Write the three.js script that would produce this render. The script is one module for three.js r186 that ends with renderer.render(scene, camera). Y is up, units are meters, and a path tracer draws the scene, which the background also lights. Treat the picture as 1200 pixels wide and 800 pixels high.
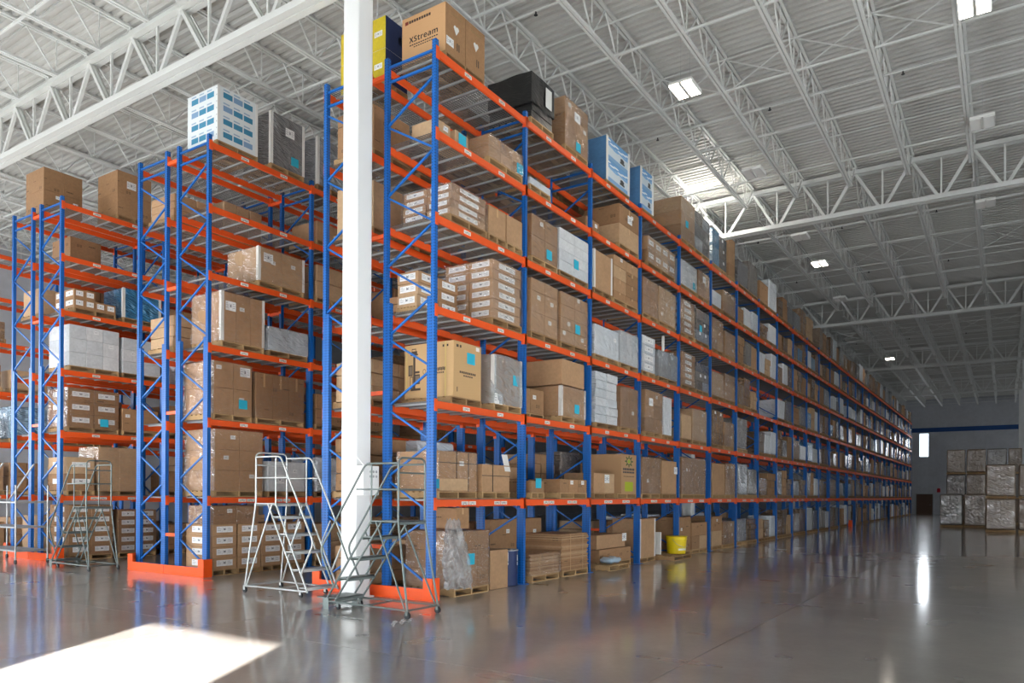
import * as THREE from 'three';
import { mergeGeometries } from 'three/addons/utils/BufferGeometryUtils.js';
import { RoundedBoxGeometry } from 'three/addons/geometries/RoundedBoxGeometry.js';
import { RectAreaLightUniformsLib } from 'three/addons/lights/RectAreaLightUniformsLib.js';
import { FontLoader } from 'three/addons/loaders/FontLoader.js';
import { TextGeometry } from 'three/addons/geometries/TextGeometry.js';

// Plan of the hall: a = metres along the racks (x), u = metres to the left across the racks (-z), y = up.
// ---------------------------------------------------------------- camera, sky, sun, daylight, exposure
const scene = new THREE.Scene();
const camera = new THREE.PerspectiveCamera(2 * Math.atan(400 / 882.4) * 180 / Math.PI, 1.5, 0.05, 400);
camera.position.set(-9.825, 1.766, 8.029);
camera.rotation.order = 'YXZ';
camera.rotation.set(0, -(Math.PI / 2 - 0.5806), 0.0055);
camera.setViewOffset(1200, 800, 0, -180, 1200, 800);   // rising lens: verticals stay upright
const renderer = new THREE.WebGLRenderer({ antialias: true });
renderer.toneMapping = THREE.LinearToneMapping;
renderer.toneMappingExposure = 1.12;
renderer.shadowMap.enabled = true;
RectAreaLightUniformsLib.init();
scene.background = new THREE.Color().setRGB(2.2, 2.5, 2.9);

const BACK = -14, FAR = 80.4, LEFT = 27, RIGHT = -20, ROOF = 12.05;
const sun = new THREE.DirectionalLight(new THREE.Color(1, 0.965, 0.92), 66);
{
  const h = new THREE.Vector3(0.874, 0, -0.486), el = 0.292;          // travels towards +a, +u, low
  const d = h.multiplyScalar(Math.cos(el)).setY(-Math.sin(el));
  sun.target.position.set(-4, 0, 0);
  sun.position.copy(sun.target.position).addScaledVector(d, -40);
  sun.castShadow = true; sun.shadow.mapSize.set(4096, 4096); sun.shadow.radius = 1.2;
  Object.assign(sun.shadow.camera, { left: -45, right: 45, top: 25, bottom: -25, near: 1, far: 140 });
  scene.add(sun, sun.target);
}
// loading doors of the wall behind the camera: [u0, u1, top]
const DOCKS = [[-6.7, -3.9, 3.55], [0.2, 3.4, 3.5], [5.2, 8.4, 3.5], [10.2, 13.4, 3.5], [15.2, 18.4, 3.5], [-13.2, -10.2, 3.4]];
for (const [u0, u1, top] of DOCKS) {
  const l = new THREE.RectAreaLight(new THREE.Color(0.93, 0.97, 1), 10, u1 - u0, top);
  l.position.set(BACK + 0.02, top / 2, -(u0 + u1) / 2); l.lookAt(BACK + 10, top / 2, -(u0 + u1) / 2);
  scene.add(l);
}
// unseen right-hand doors, added to light the goods from that side: [a0, a1]
const ADDED_DOORS = [[-12, -8.8], [-4, -0.8], [4, 7.2], [14, 17.2], [30, 31.4], [46, 47.4], [58, 59.4], [66, 67.4], [74, 75.4]];
for (const [a0, a1] of ADDED_DOORS) {
  const l = new THREE.RectAreaLight(new THREE.Color(0.93, 0.97, 1), a0 < 10 ? 15 : a0 < 20 ? 4 : 7, a1 - a0, 3.5);
  l.position.set((a0 + a1) / 2, 1.75, -RIGHT - 0.02); l.lookAt((a0 + a1) / 2, 1.75, 0);
  scene.add(l);
}
// unseen tall windows, added in the left wall to let in sky light: [a0, a1]
const ADDED_WINDOWS = [[-13, -9.2], [-8.6, -4.8], [-4.2, -0.4]];
for (const [a0, a1] of ADDED_WINDOWS) {
  const l = new THREE.RectAreaLight(new THREE.Color(0.95, 0.98, 1), 6, a1 - a0, 6);
  l.position.set((a0 + a1) / 2, 5, -LEFT + 0.02); l.lookAt((a0 + a1) / 2, 5, 0);
  scene.add(l);
}

// ---------------------------------------------------------------- helpers
let seed = 20240611;
const rnd = () => { seed |= 0; seed = seed + 0x6D2B79F5 | 0; let t = Math.imul(seed ^ seed >>> 15, 1 | seed); t = t + Math.imul(t ^ t >>> 7, 61 | t) ^ t; return ((t ^ t >>> 14) >>> 0) / 4294967296; };
const rr = (a, b) => a + (b - a) * rnd();
const pick = (l) => l[Math.floor(rnd() * l.length)];
const used = {};
function numbered(name) { const n = used[name] = (used[name] ?? -1) + 1; return n ? `${name}_${String(n).padStart(3, '0')}` : name; }
function metreUV(g) {                                                  // uv in metres, by the way each face points
  if (g.index) g = g.toNonIndexed();
  const p = g.attributes.position, n = g.attributes.normal, uv = new Float32Array(p.count * 2);
  for (let i = 0; i < p.count; i++) {
    const x = Math.abs(n.getX(i)), y = Math.abs(n.getY(i)), z = Math.abs(n.getZ(i));
    const [s, t] = x >= y && x >= z ? [p.getZ(i), p.getY(i)] : y >= z ? [p.getX(i), p.getZ(i)] : [p.getX(i), p.getY(i)];
    uv[2 * i] = s; uv[2 * i + 1] = t;
  }
  g.setAttribute('uv', new THREE.BufferAttribute(uv, 2));
  return g;
}
const B = (x0, x1, y0, y1, z0, z1) => metreUV(new THREE.BoxGeometry(x1 - x0, y1 - y0, z1 - z0).translate((x0 + x1) / 2, (y0 + y1) / 2, (z0 + z1) / 2));
const RB = (x0, x1, y0, y1, z0, z1, r = 0.008) => metreUV(new RoundedBoxGeometry(x1 - x0, y1 - y0, z1 - z0, 1, r).translate((x0 + x1) / 2, (y0 + y1) / 2, (z0 + z1) / 2));
const V = (x, y, z) => new THREE.Vector3(x, y, z);
function bar(p, q, w, h = w) {                                         // square bar from p to q
  const d = q.clone().sub(p), g = new THREE.BoxGeometry(w, h, d.length());
  const o = new THREE.Object3D(); o.position.copy(p).add(q).multiplyScalar(0.5); o.lookAt(q.clone().add(q).sub(o.position).sub(o.position).add(o.position)); o.lookAt(q); o.updateMatrix();
  return metreUV(g.applyMatrix4(o.matrix));
}
function pipe(pts, r, bend = 0.06, sides = 8) {                        // round tube along a polyline with rounded bends
  const path = new THREE.CurvePath(); let prev = pts[0];
  for (let i = 1; i < pts.length - 1; i++) {
    const a = pts[i - 1], b = pts[i], c = pts[i + 1];
    const k = Math.min(bend, a.distanceTo(b) / 2.1, b.distanceTo(c) / 2.1);
    const e = b.clone().add(a.clone().sub(b).setLength(k)), f = b.clone().add(c.clone().sub(b).setLength(k));
    path.add(new THREE.LineCurve3(prev, e)); path.add(new THREE.QuadraticBezierCurve3(e, b, f)); prev = f;
  }
  path.add(new THREE.LineCurve3(prev, pts[pts.length - 1]));
  return metreUV(new THREE.TubeGeometry(path, pts.length > 2 ? 14 * (pts.length - 1) : 1, r, sides));
}
const cyl = (r0, r1, h, x, y, z, n = 24) => new THREE.CylinderGeometry(r0, r1, h, n).translate(x, y + h / 2, z).toNonIndexed();
const merge = (l) => l.length === 1 ? l[0] : mergeGeometries(l.map((g) => { const c = g.index ? g.toNonIndexed() : g; for (const k of Object.keys(c.attributes)) if (!['position', 'normal', 'uv'].includes(k)) c.deleteAttribute(k); return c; }));
function mesh(name, geo, mat, parent) { const m = new THREE.Mesh(geo, mat); m.name = name; m.castShadow = m.receiveShadow = true; parent.add(m); return m; }
function thing(name, label, category, [x, y, z] = [0, 0, 0], group) {
  const o = new THREE.Group(); o.name = numbered(name); o.position.set(x, y, z); o.userData = { label, category };
  if (group) o.userData.group = group;
  scene.add(o); return o;
}
function one(name, geo, mat, label, category, [x, y, z] = [0, 0, 0], group) {
  const m = mesh(numbered(name), geo, mat, scene); m.position.set(x, y, z); m.userData = { label, category }; if (group) m.userData.group = group; return m;
}
function structure(name, geo, mat) { const m = mesh(name, geo, mat, scene); m.userData = { kind: 'structure' }; return m; }
function sub(name, parent, x = 0, y = 0, z = 0) { const o = new THREE.Group(); o.name = name; o.position.set(x, y, z); parent.add(o); return o; }

// ---------------------------------------------------------------- textures
function noiseGrid(n, cells, s) {                                      // tiling value noise
  const g = []; let q = s; const r = () => { q = Math.imul(q ^ q >>> 15, 0x2c1b3c6d) + 0x9e3779b9 | 0; return ((q ^ q >>> 13) >>> 0) / 4294967296; };
  for (let i = 0; i < cells * cells; i++) g.push(r());
  const f = (t) => t * t * (3 - 2 * t);
  return (x, y) => {
    const u = x / n * cells, v = y / n * cells, i = Math.floor(u), j = Math.floor(v), a = f(u - i), b = f(v - j);
    const at = (p, k) => g[(k % cells) * cells + p % cells];
    return (at(i, j) * (1 - a) + at(i + 1, j) * a) * (1 - b) + (at(i, j + 1) * (1 - a) + at(i + 1, j + 1) * a) * b;
  };
}
function dataTex(n, fn, srgb, metres) {
  const d = new Uint8Array(n * n * 4);
  for (let j = 0; j < n; j++) for (let i = 0; i < n; i++) {
    const c = fn(i, j), k = 4 * (j * n + i);
    for (let m = 0; m < 3; m++) d[k + m] = Math.max(0, Math.min(255, Array.isArray(c) ? c[m] : c));
    d[k + 3] = 255;
  }
  const t = new THREE.DataTexture(d, n, n); t.wrapS = t.wrapT = THREE.RepeatWrapping; t.magFilter = THREE.LinearFilter; t.minFilter = THREE.LinearMipmapLinearFilter; t.generateMipmaps = true;
  if (srgb) t.colorSpace = THREE.SRGBColorSpace;
  t.repeat.set(1 / metres, 1 / metres); t.needsUpdate = true; return t;
}
const nA = noiseGrid(512, 6, 11), nB = noiseGrid(512, 24, 12), nC = noiseGrid(512, 96, 13), nD = noiseGrid(512, 256, 14), nE = noiseGrid(512, 12, 15);
const cardTex = dataTex(512, (i, j) => { const v = 226 + 14 * (nB(i, j) - .5) + 12 * (nC(i, j * 6 % 512) - .5) + 10 * (nD(i, j) - .5) + 10 * (nA(i, j) - .5); return [v, v * 0.995, v * 0.985]; }, true, 1.1);
const printTex = dataTex(512, (i, j) => {                              // kraft with small printed handling marks and lines of type
  const v = 226 + 14 * (nB(i, j) - .5) + 12 * (nC(i, j * 6 % 512) - .5) + 10 * (nD(i, j) - .5), at = (x, y, w, h) => i >= x && i < x + w && j >= y && j < y + h;
  let ink = 0;
  for (let k = 0; k < 5; k++) { if (at(40 + k * 17, 330, 11, 14)) ink = 1; if (k < 4 && at(300 + k * 15, 90, 9, 10)) ink = 1; if (at(250 + k * 13, 420, 9, 7)) ink = 1; }
  for (const [x, y] of [[110, 60], [150, 60], [400, 300], [436, 300]]) { const p = i - x, q = j - y; if ((p >= 0 && p < 24 && q >= 0 && q < 30) && !(p > 3 && p < 20 && q > 3 && q < 26) || (p > 9 && p < 14 && q > 6 && q < 22)) ink = 1; }
  const w = ink ? v * 0.5 : v; return [w, w * 0.99, w * 0.98];
}, true, 1.1);
const concreteTex = dataTex(512, (i, j) => { const v = 214 + 30 * (nA(i, j) - .5) + 12 * (nB(i, j) - .5) + 6 * (nC(i, j) - .5) + 8 * (nD(i, j) - .5); return [v, v * 0.99, v * 0.98]; }, true, 7.3);
const concreteRough = dataTex(512, (i, j) => 150 + 24 * (nE(i, j) - .5), false, 5.1);
const wrinkleTex = dataTex(512, (i, j) => {                            // stretch film: pulled creases, long sideways and short upright, a little slanted
  const y = (j + i * 0.25 + 40 * nA(i, j)) % 512;
  return 255 * (0.4 * nE(i, y) + 0.25 * nB((i * 0.25 + 128) % 512, y) + 0.35 * nC((i * 0.12) % 512, (y + 200) % 512));
}, false, 1.3);
const wallTex = dataTex(512, (i, j) => 236 + 10 * (nA(i, j) - .5) + 10 * (nB(i, j) - .5) + 8 * (nD(i, j) - .5), true, 5);
const holeTex = dataTex(64, (i, j) => { const e = Math.hypot((i - 32) / 9, (j - 32) / 17) < 1; const v = e ? 70 : 255; return v; }, true, 0.05);   // punched slots of the posts
const woodTex = dataTex(256, (i, j) => { const v = 214 + 34 * (nB(i * 2 % 512, (j * 12) % 512) - .5) + 20 * (nC(i, j * 8 % 512) - .5); return [v, v * 0.97, v * 0.92]; }, true, 0.6);
function canvas(w, h, draw) {
  const c = document.createElement('canvas'); c.width = w; c.height = h; draw(c.getContext('2d'), w, h);
  const t = new THREE.CanvasTexture(c); t.colorSpace = THREE.SRGBColorSpace; t.magFilter = THREE.LinearFilter; return t;
}
const std = (o) => new THREE.MeshStandardMaterial(o), phys = (o) => new THREE.MeshPhysicalMaterial(o);

// ---------------------------------------------------------------- materials
const M = {
  blue: std({ color: 0x0b61b2, roughness: 0.45 }),
  blueHoles: std({ color: 0x0b61b2, roughness: 0.45, map: holeTex }),
  orange: std({ color: 0xee5a1c, roughness: 0.48 }),
  guard: std({ color: 0xff5a0e, roughness: 0.5 }),
  zinc: std({ color: 0xa9abab, roughness: 0.45, metalness: 0.35 }),
  wire: std({ color: 0x767574, roughness: 0.5, metalness: 0.35 }),
  white: std({ color: 0xe6e8e6, roughness: 0.5 }),
  steelWhite: std({ color: 0xcfd1cd, roughness: 0.5 }),
  deck: std({ color: 0xb9b8b3, roughness: 0.55 }),
  roofTop: std({ color: 0x8a8a88, roughness: 0.9 }),
  wall: std({ color: 0xc9ccd2, roughness: 0.85, map: wallTex }),
  stripe: std({ color: 0x1d4a86, roughness: 0.7 }),
  brownDoor: std({ color: 0x5a4030, roughness: 0.6 }),
  frame: std({ color: 0x9aa09f, roughness: 0.5 }),
  floor: phys({ color: 0xc0bcb6, roughness: 0.5, map: concreteTex, roughnessMap: concreteRough, clearcoat: 1, clearcoatRoughness: 0.11 }),
  subfloor: std({ color: 0x4a4744, roughness: 0.9 }),
  glass: phys({ color: 0xffffff, roughness: 0.02, transmission: 1, thickness: 0, ior: 1.5 }),
  wood: std({ color: 0xd8b688, roughness: 0.8, map: woodTex }),
  woodOld: std({ color: 0xbd9b72, roughness: 0.85, map: woodTex }),
  tape: std({ color: 0xc7a071, roughness: 0.3 }),
  cyan: std({ color: 0x2fb4cf, roughness: 0.6 }),
  film: phys({ color: 0xffffff, roughness: 0.2, transmission: 1, thickness: 0, ior: 2.0, bumpMap: wrinkleTex, bumpScale: 0.05 }),
  milky: phys({ color: 0xe9edf0, roughness: 0.25, transmission: 0.75, thickness: 0, ior: 1.8, bumpMap: wrinkleTex, bumpScale: 0.04 }),
  paper: std({ color: 0xe4e2dc, roughness: 0.8 }),
  ladderLight: std({ color: 0xb9bdbb, roughness: 0.4, metalness: 0.3 }),
  ladderDark: std({ color: 0x66706d, roughness: 0.42, metalness: 0.3 }),
  rubber: std({ color: 0x2a2c2e, roughness: 0.7 }),
  black: phys({ color: 0x101113, roughness: 0.35, clearcoat: 0.6, clearcoatRoughness: 0.2, bumpMap: wrinkleTex, bumpScale: 0.02 }),
  barrel: std({ color: 0x13295a, roughness: 0.5 }),
  bucket: std({ color: 0xf0d416, roughness: 0.4 }),
  yellow: std({ color: 0xe8cf2a, roughness: 0.7, map: cardTex }),
  navy: std({ color: 0x24386e, roughness: 0.65, map: cardTex }),
  lamp: std({ color: 0xffffff, emissive: new THREE.Color(1, 0.9, 0.78), emissiveIntensity: 9 }),
  lampOff: std({ color: 0xe9e9e4, roughness: 0.35 }),
  red: std({ color: 0xc22030, roughness: 0.5 }),
};
const film0 = { ior: 2.3, bumpMap: wrinkleTex, bumpScale: 0.14 };
const KRAFT = [0xc9a078, 0xba9068, 0xd3b089, 0xae8761].map((c, i) => std({ color: c, roughness: 0.78, map: i % 2 ? printTex : cardTex }));
const KRAFTFILM = [0xb9946f, 0xab8662, 0x9a7d62, 0xbfa489].map((c) => phys({ color: c, roughness: 0.14, map: cardTex, ...film0 }));
const GREYFILM = [0xaaa49c, 0x8f8f90, 0xb9bec3, 0x9b9288].map((c) => phys({ color: c, roughness: 0.12, map: cardTex, ...film0 }));
const STACKFILM = [0x9a846c, 0x918b85, 0xa69480].map((c) => phys({ color: c, roughness: 0.2, ior: 2.3, bumpMap: wrinkleTex, bumpScale: 0.04 }));
const WHITEBOX = [0xedf0f2, 0xe0e5e9].map((c) => std({ color: c, roughness: 0.7, map: cardTex }));
const WHITEFILM = [0xeef1f3, 0xdfe5e9].map((c) => phys({ color: c, roughness: 0.2, ...film0, bumpScale: 0.06 }));
const BLUEFILM = [0x6f9bbd, 0x8fb0c8].map((c) => phys({ color: c, roughness: 0.14, ...film0 }));
const labelMat = std({ roughness: 0.65, map: canvas(256, 64, (c, w, h) => {
  c.fillStyle = '#e9e9e7'; c.fillRect(0, 0, w, h); c.fillStyle = '#6d727b';
  for (let j = 0; j < 3; j++) { c.fillRect(12, 12 + j * 15, 40 + (j * 23) % 30, 3); c.fillRect(178, 14 + j * 14, 44 + (j * 17) % 22, 3); }
  c.fillStyle = '#4a505a'; c.fillRect(108, 16, 9, 26); c.fillRect(122, 22, 14, 18); c.fillRect(142, 14, 5, 28); c.fillStyle = '#9aa0a8'; c.fillRect(86, 6, 2, 52); c.fillRect(166, 6, 2, 52);
}) });
const plateMat = std({ roughness: 0.6, map: canvas(128, 48, (c, w, h) => {
  c.fillStyle = '#ecebe6'; c.fillRect(0, 0, w, h); c.fillStyle = '#22252c';
  for (let i = 0; i < 9; i++) c.fillRect(8 + i * 12.5, 10, 3 + (i * 7) % 6, 20); c.fillRect(12, 35, 40, 5); c.fillRect(72, 35, 40, 5);
}) });
function face(w, h, x, y, z, turn = 0) {                                // a sheet of paper 2 mm thick whose print fills its face; turn 0 faces +z, -90 faces -x
  const g = new THREE.BoxGeometry(w, h, 0.002); if (turn) g.rotateY(turn); return g.translate(x, y, z);
}

// ---------------------------------------------------------------- the hall: floor slabs, walls, roof
{
  const floor = structure('floor', B(BACK - 0.3, FAR + 0.3, -0.3, -0.03, -LEFT - 0.3, -RIGHT + 0.3), M.subfloor);
  const as = [BACK, -11.6, -3.6, 4.5, 12.6, 20.7, 28.8, 36.9, 45, 53.1, 61.2, 69.3, FAR], us = [RIGHT, -17.3, -11.25, -5.2, 0.85, 6.9, 12.95, 19, LEFT];
  for (let i = 0; i < as.length - 1; i++) for (let j = 0; j < us.length - 1; j++)
    mesh('slab', B(as[i] + 0.007, as[i + 1] - 0.007, -0.03, 0, -us[j + 1] + 0.007, -us[j] - 0.007), M.floor, floor);
  const T = 0.3;
  // wall behind the camera with loading doors and strip windows: piers and bands between the openings
  const back = [], cutU = [...DOCKS].sort((p, q) => p[0] - q[0]);
  let u = RIGHT - T;
  for (const [u0, u1, top] of cutU) { back.push(B(BACK - T, BACK, 0, 7.4, -u0, -u)); back.push(B(BACK - T, BACK, top, 7.4, -u1, -u0)); u = u1; }
  back.push(B(BACK - T, BACK, 0, 7.4, -LEFT - T, -u));
  back.push(B(BACK - T, BACK, 7.4, ROOF + 0.3, -LEFT - T, -RIGHT + T));
  structure('wall_back', merge(back), M.wall);
  const lw = [B(BACK, FAR, 0, 2, -LEFT - T, -LEFT), B(BACK, FAR, 8, ROOF + 0.3, -LEFT - T, -LEFT)]; let a = BACK;
  for (const [a0, a1] of ADDED_WINDOWS) { lw.push(B(a, a0, 2, 8, -LEFT - T, -LEFT)); a = a1; }
  lw.push(B(a, FAR, 2, 8, -LEFT - T, -LEFT));
  structure('wall_left', merge(lw), M.wall);
  ADDED_WINDOWS.forEach(([a0, a1], i) => { const w = structure(`window_${i + 2}`, merge([0, 1, 2, 3].map((k) => B(a0 + k * (a1 - a0 - 0.06) / 3, a0 + k * (a1 - a0 - 0.06) / 3 + 0.06, 2, 8, -LEFT - 0.2, -LEFT - 0.12))), M.frame); for (let k = 0; k < 3; k++) mesh('pane', B(a0 + 0.06 + k * (a1 - a0 - 0.06) / 3, a0 + (k + 1) * (a1 - a0 - 0.06) / 3, 2, 8, -LEFT - 0.17, -LEFT - 0.164), M.glass, w); });  // frames and panes of the added left-wall windows
  const rw = [B(BACK, FAR, 3.5, ROOF + 0.3, -RIGHT, -RIGHT + T)]; a = BACK;
  for (const [a0, a1] of ADDED_DOORS) { rw.push(B(a, a0, 0, 3.5, -RIGHT, -RIGHT + T)); a = a1; }
  rw.push(B(a, FAR, 0, 3.5, -RIGHT, -RIGHT + T));
  structure('wall_right', merge(rw), M.wall);
  // unseen wall, added to keep the low sun off the right-hand doors
  structure('sun_blocking_wall', B(-45, 95, -0.3, 14, 32, 40), M.wall);
  // far wall: tilt-up panels with a slit window, a painted band and a small door
  const addedSlits = [[12.525, 13.475], [15.525, 16.475]];  // openings for two unseen windows, added to make the film glint
  const far = structure('wall_far', merge([B(FAR + 0.05, FAR + T, 0, ROOF + 0.3, 1.25, 12.525), B(FAR + 0.05, FAR + T, 0, ROOF + 0.3, 13.475, 15.525), B(FAR + 0.05, FAR + T, 0, ROOF + 0.3, 16.475, -RIGHT + T),
    ...addedSlits.flatMap(([z0, z1]) => [B(FAR + 0.05, FAR + T, 0, 6, z0, z1), B(FAR + 0.05, FAR + T, 8.55, ROOF + 0.3, z0, z1)]), B(FAR + 0.05, FAR + T, 0, ROOF + 0.3, -LEFT - T, 0.3),
    B(FAR + 0.05, FAR + T, 0, 6, 0.3, 1.25), B(FAR + 0.05, FAR + T, 8.55, ROOF + 0.3, 0.3, 1.25)]), M.wall);
  for (const [u0, u1] of [[-20, -16.5], [-15.5, -13.5], [-12.5, -8.1], [-8.08, -2.1], [0.2, 5.98], [6, 12], [12.02, 18], [18.02, 27]]) mesh('wall_panel', B(FAR, FAR + 0.05, 0, 11.9, -u1, -u0), M.wall, far);
  for (const [y0, y1] of [[0, 6], [8.55, 11.9]]) { mesh('wall_panel', B(FAR, FAR + 0.05, y0, y1, 0.32, 1.23), M.wall, far); }
  mesh('wall_panel', B(FAR, FAR + 0.05, 0, 11.9, -0.18, 0.28), M.wall, far); mesh('wall_panel', B(FAR, FAR + 0.05, 0, 11.9, 1.27, 2.08), M.wall, far);
  mesh('painted_stripe', B(FAR - 0.006, FAR, 8.62, 9.08, -LEFT + 0.1, -RIGHT - 0.1), M.stripe, far);
  const win = structure('window_1', merge([B(FAR + 0.02, FAR + 0.1, 6, 8.55, 0.3, 0.36), B(FAR + 0.02, FAR + 0.1, 6, 8.55, 1.19, 1.25), B(FAR + 0.02, FAR + 0.1, 6, 6.06, 0.36, 1.19), B(FAR + 0.02, FAR + 0.1, 8.49, 8.55, 0.36, 1.19)]), M.frame);
  mesh('pane', B(FAR + 0.05, FAR + 0.056, 6.06, 8.49, 0.36, 1.19), M.glass, win);
  for (const z of [0.775, 13, 16]) {                                     // daylight of the slit window and the two added ones
    const wl = new THREE.RectAreaLight(new THREE.Color(0.92, 0.96, 1), z < 1 ? 8 : 10, 0.85, 2.45); wl.position.set(FAR - 0.03, 7.28, z); wl.lookAt(FAR - 10, 7.28, z); scene.add(wl);
  }
  addedSlits.forEach(([z0, z1], i) => {  // frames and panes of the two added slit windows
    const w = structure(`window_${i + 5}`, merge([B(FAR + 0.02, FAR + 0.1, 6, 8.55, z0, z0 + 0.06), B(FAR + 0.02, FAR + 0.1, 6, 8.55, z1 - 0.06, z1), B(FAR + 0.02, FAR + 0.1, 6, 6.06, z0 + 0.06, z1 - 0.06), B(FAR + 0.02, FAR + 0.1, 8.49, 8.55, z0 + 0.06, z1 - 0.06)]), M.frame);
    mesh('pane', B(FAR + 0.05, FAR + 0.056, 6.06, 8.49, z0 + 0.06, z1 - 0.06), M.glass, w);
    for (const [y0, y1] of [[0, 6], [8.55, 11.9]]) mesh('wall_panel', B(FAR, FAR + 0.05, y0, y1, z0 + 0.02, z1 - 0.02), M.wall, far);
  });
  const door = structure('door_1', B(FAR - 0.05, FAR - 0.005, 0, 2.1, 0.1, 1.6), M.brownDoor);
  mesh('door_frame', merge([B(FAR - 0.07, FAR - 0.002, 0, 2.18, 0.02, 0.1), B(FAR - 0.07, FAR - 0.002, 0, 2.18, 1.6, 1.68), B(FAR - 0.07, FAR - 0.002, 2.1, 2.18, 0.1, 1.6)]), M.frame, door);
  mesh('door_handle', pipe([V(FAR - 0.05, 1, 1.45), V(FAR - 0.12, 1, 1.45), V(FAR - 0.12, 1, 1.33)], 0.012, 0.03), M.zinc, door);
  one('alarm_box', merge([RB(FAR - 0.12, FAR - 0.01, 2.3, 2.7, 2.0, 2.3, 0.02), cyl(0.05, 0.05, 0.05, FAR - 0.06, 2.7, 2.15)]), M.red, 'small red alarm box on the far wall beside the brown door', 'alarm');
}
const GIRD = [-13.4, -0.5, 15.65, 31.8, 47.95, 64.1, FAR - 0.15];
const JOIST = [];
for (let k = 0; k < 12; k++) JOIST.push(-0.9 - 1.57 * k);
for (let k = 0; k < 15; k++) JOIST.push(0.93 + 1.81 * k > LEFT - 0.3 ? LEFT - 0.4 : 0.93 + 1.81 * k);
{
  const ceiling = new THREE.Group(); ceiling.name = 'ceiling'; ceiling.userData = { kind: 'structure' }; scene.add(ceiling);
  mesh('roof_slab', B(BACK - 0.3, FAR + 0.3, ROOF + 0.14, ROOF + 0.35, -LEFT - 0.3, -RIGHT + 0.3), M.roofTop, ceiling);
  // fluted steel deck, flutes across the racks
  const pos = [], pitch = 0.2, prof = [[0, 0], [0.085, 0], [0.105, 0.075], [0.18, 0.075], [0.2, 0]];
  for (let a = BACK; a < FAR; a += pitch) for (let i = 0; i < 4; i++) {
    const [p, q] = prof[i], [r, s] = prof[i + 1], x0 = a + p, x1 = Math.min(a + r, FAR), y0 = ROOF + q, y1 = ROOF + s, z0 = -LEFT, z1 = -RIGHT;
    pos.push(x0, y0, z0, x1, y1, z0, x1, y1, z1, x0, y0, z0, x1, y1, z1, x0, y0, z1);
  }
  const g = new THREE.BufferGeometry(); g.setAttribute('position', new THREE.Float32BufferAttribute(pos, 3)); g.computeVertexNormals();
  mesh('fluted_deck', metreUV(g), M.deck, ceiling);
  // open-web joists: one geometry per span length
  const jg = (len) => {
    const top = merge([B(0, len, ROOF - 0.055, ROOF - 0.005, -0.075, -0.015), B(0, len, ROOF - 0.055, ROOF - 0.005, 0.015, 0.075)]);
    const yb = 11.17, e = 0.75, bot = merge([B(e, len - e, yb, yb + 0.05, -0.065, -0.012), B(e, len - e, yb, yb + 0.05, 0.012, 0.065)]);
    const web = [], n = Math.round((len - 2 * e) / 1.22), p = (len - 2 * e) / n;
    for (let i = 0; i < n; i++) {
      const x = e + i * p;
      web.push(bar(V(x, yb + 0.03, 0), V(x + p / 2, ROOF - 0.04, 0), 0.03), bar(V(x + p / 2, ROOF - 0.04, 0), V(x + p, yb + 0.03, 0), 0.03), bar(V(x + p, yb + 0.03, 0), V(x + p, ROOF - 0.04, 0), 0.022));
    }
    web.push(bar(V(0.02, ROOF - 0.04, 0), V(e, yb + 0.03, 0), 0.035), bar(V(len - 0.02, ROOF - 0.04, 0), V(len - e, yb + 0.03, 0), 0.035));
    return [top, bot, merge(web)];
  };
  for (let k = 0; k < GIRD.length - 1; k++) {
    const len = GIRD[k + 1] - GIRD[k] - 0.04, [gt, gb, gw] = jg(len);
    for (const u of JOIST) {
      const j = sub('roof_joist', ceiling, GIRD[k] + 0.02, 0, -u);
      mesh('top_chord', gt, M.steelWhite, j); mesh('bottom_chord', gb, M.steelWhite, j); mesh('web', gw, M.steelWhite, j);
    }
    // bridging rods across the joists, and crossed bridging in one line of each bay
    const n = 6;
    for (let i = 1; i < n; i++) {
      const a = GIRD[k] + len * i / n;
      mesh('bridging_rod', merge([bar(V(a, 11.2, -RIGHT - 0.1), V(a, 11.2, -LEFT + 0.1), 0.042), bar(V(a + 0.05, ROOF - 0.08, -RIGHT - 0.1), V(a + 0.05, ROOF - 0.08, -LEFT + 0.1), 0.035)]), M.steelWhite, ceiling);
      if (i === 3) {
        const s = [...JOIST].sort((p, q) => p - q), x = [];
        for (let m = 0; m < s.length - 1; m++) x.push(bar(V(a + 0.1, 11.2, -s[m]), V(a + 0.1, ROOF - 0.06, -s[m + 1]), 0.026), bar(V(a + 0.14, ROOF - 0.06, -s[m]), V(a + 0.14, 11.2, -s[m + 1]), 0.026));
        mesh('cross_bridging', merge(x), M.steelWhite, ceiling);
      }
    }
  }
  // girders across the racks
  const s = [...JOIST].sort((p, q) => p - q), yb = 10.55, yt = 11.78;
  GIRD.forEach((a, k) => {
    if (k === 0 || k === 6) return;
    const girder = sub('roof_girder', ceiling, a, 0, 0), loose = k <= 3, rest = [];
    const put = (name, g) => loose ? mesh(name, g, M.steelWhite, girder) : rest.push(g);
    put('top_chord', merge([B(-0.14, -0.02, yt, yt + 0.13, -LEFT, -RIGHT), B(0.02, 0.14, yt, yt + 0.13, -LEFT, -RIGHT), B(-0.012, 0.012, yt + 0.02, yt + 0.1, -LEFT, -RIGHT)]));
    put('bottom_chord', merge([B(-0.15, -0.02, yb, yb + 0.13, -LEFT, -RIGHT), B(0.02, 0.15, yb, yb + 0.13, -LEFT, -RIGHT), B(-0.012, 0.012, yb + 0.02, yb + 0.1, -LEFT, -RIGHT)]));
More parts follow.
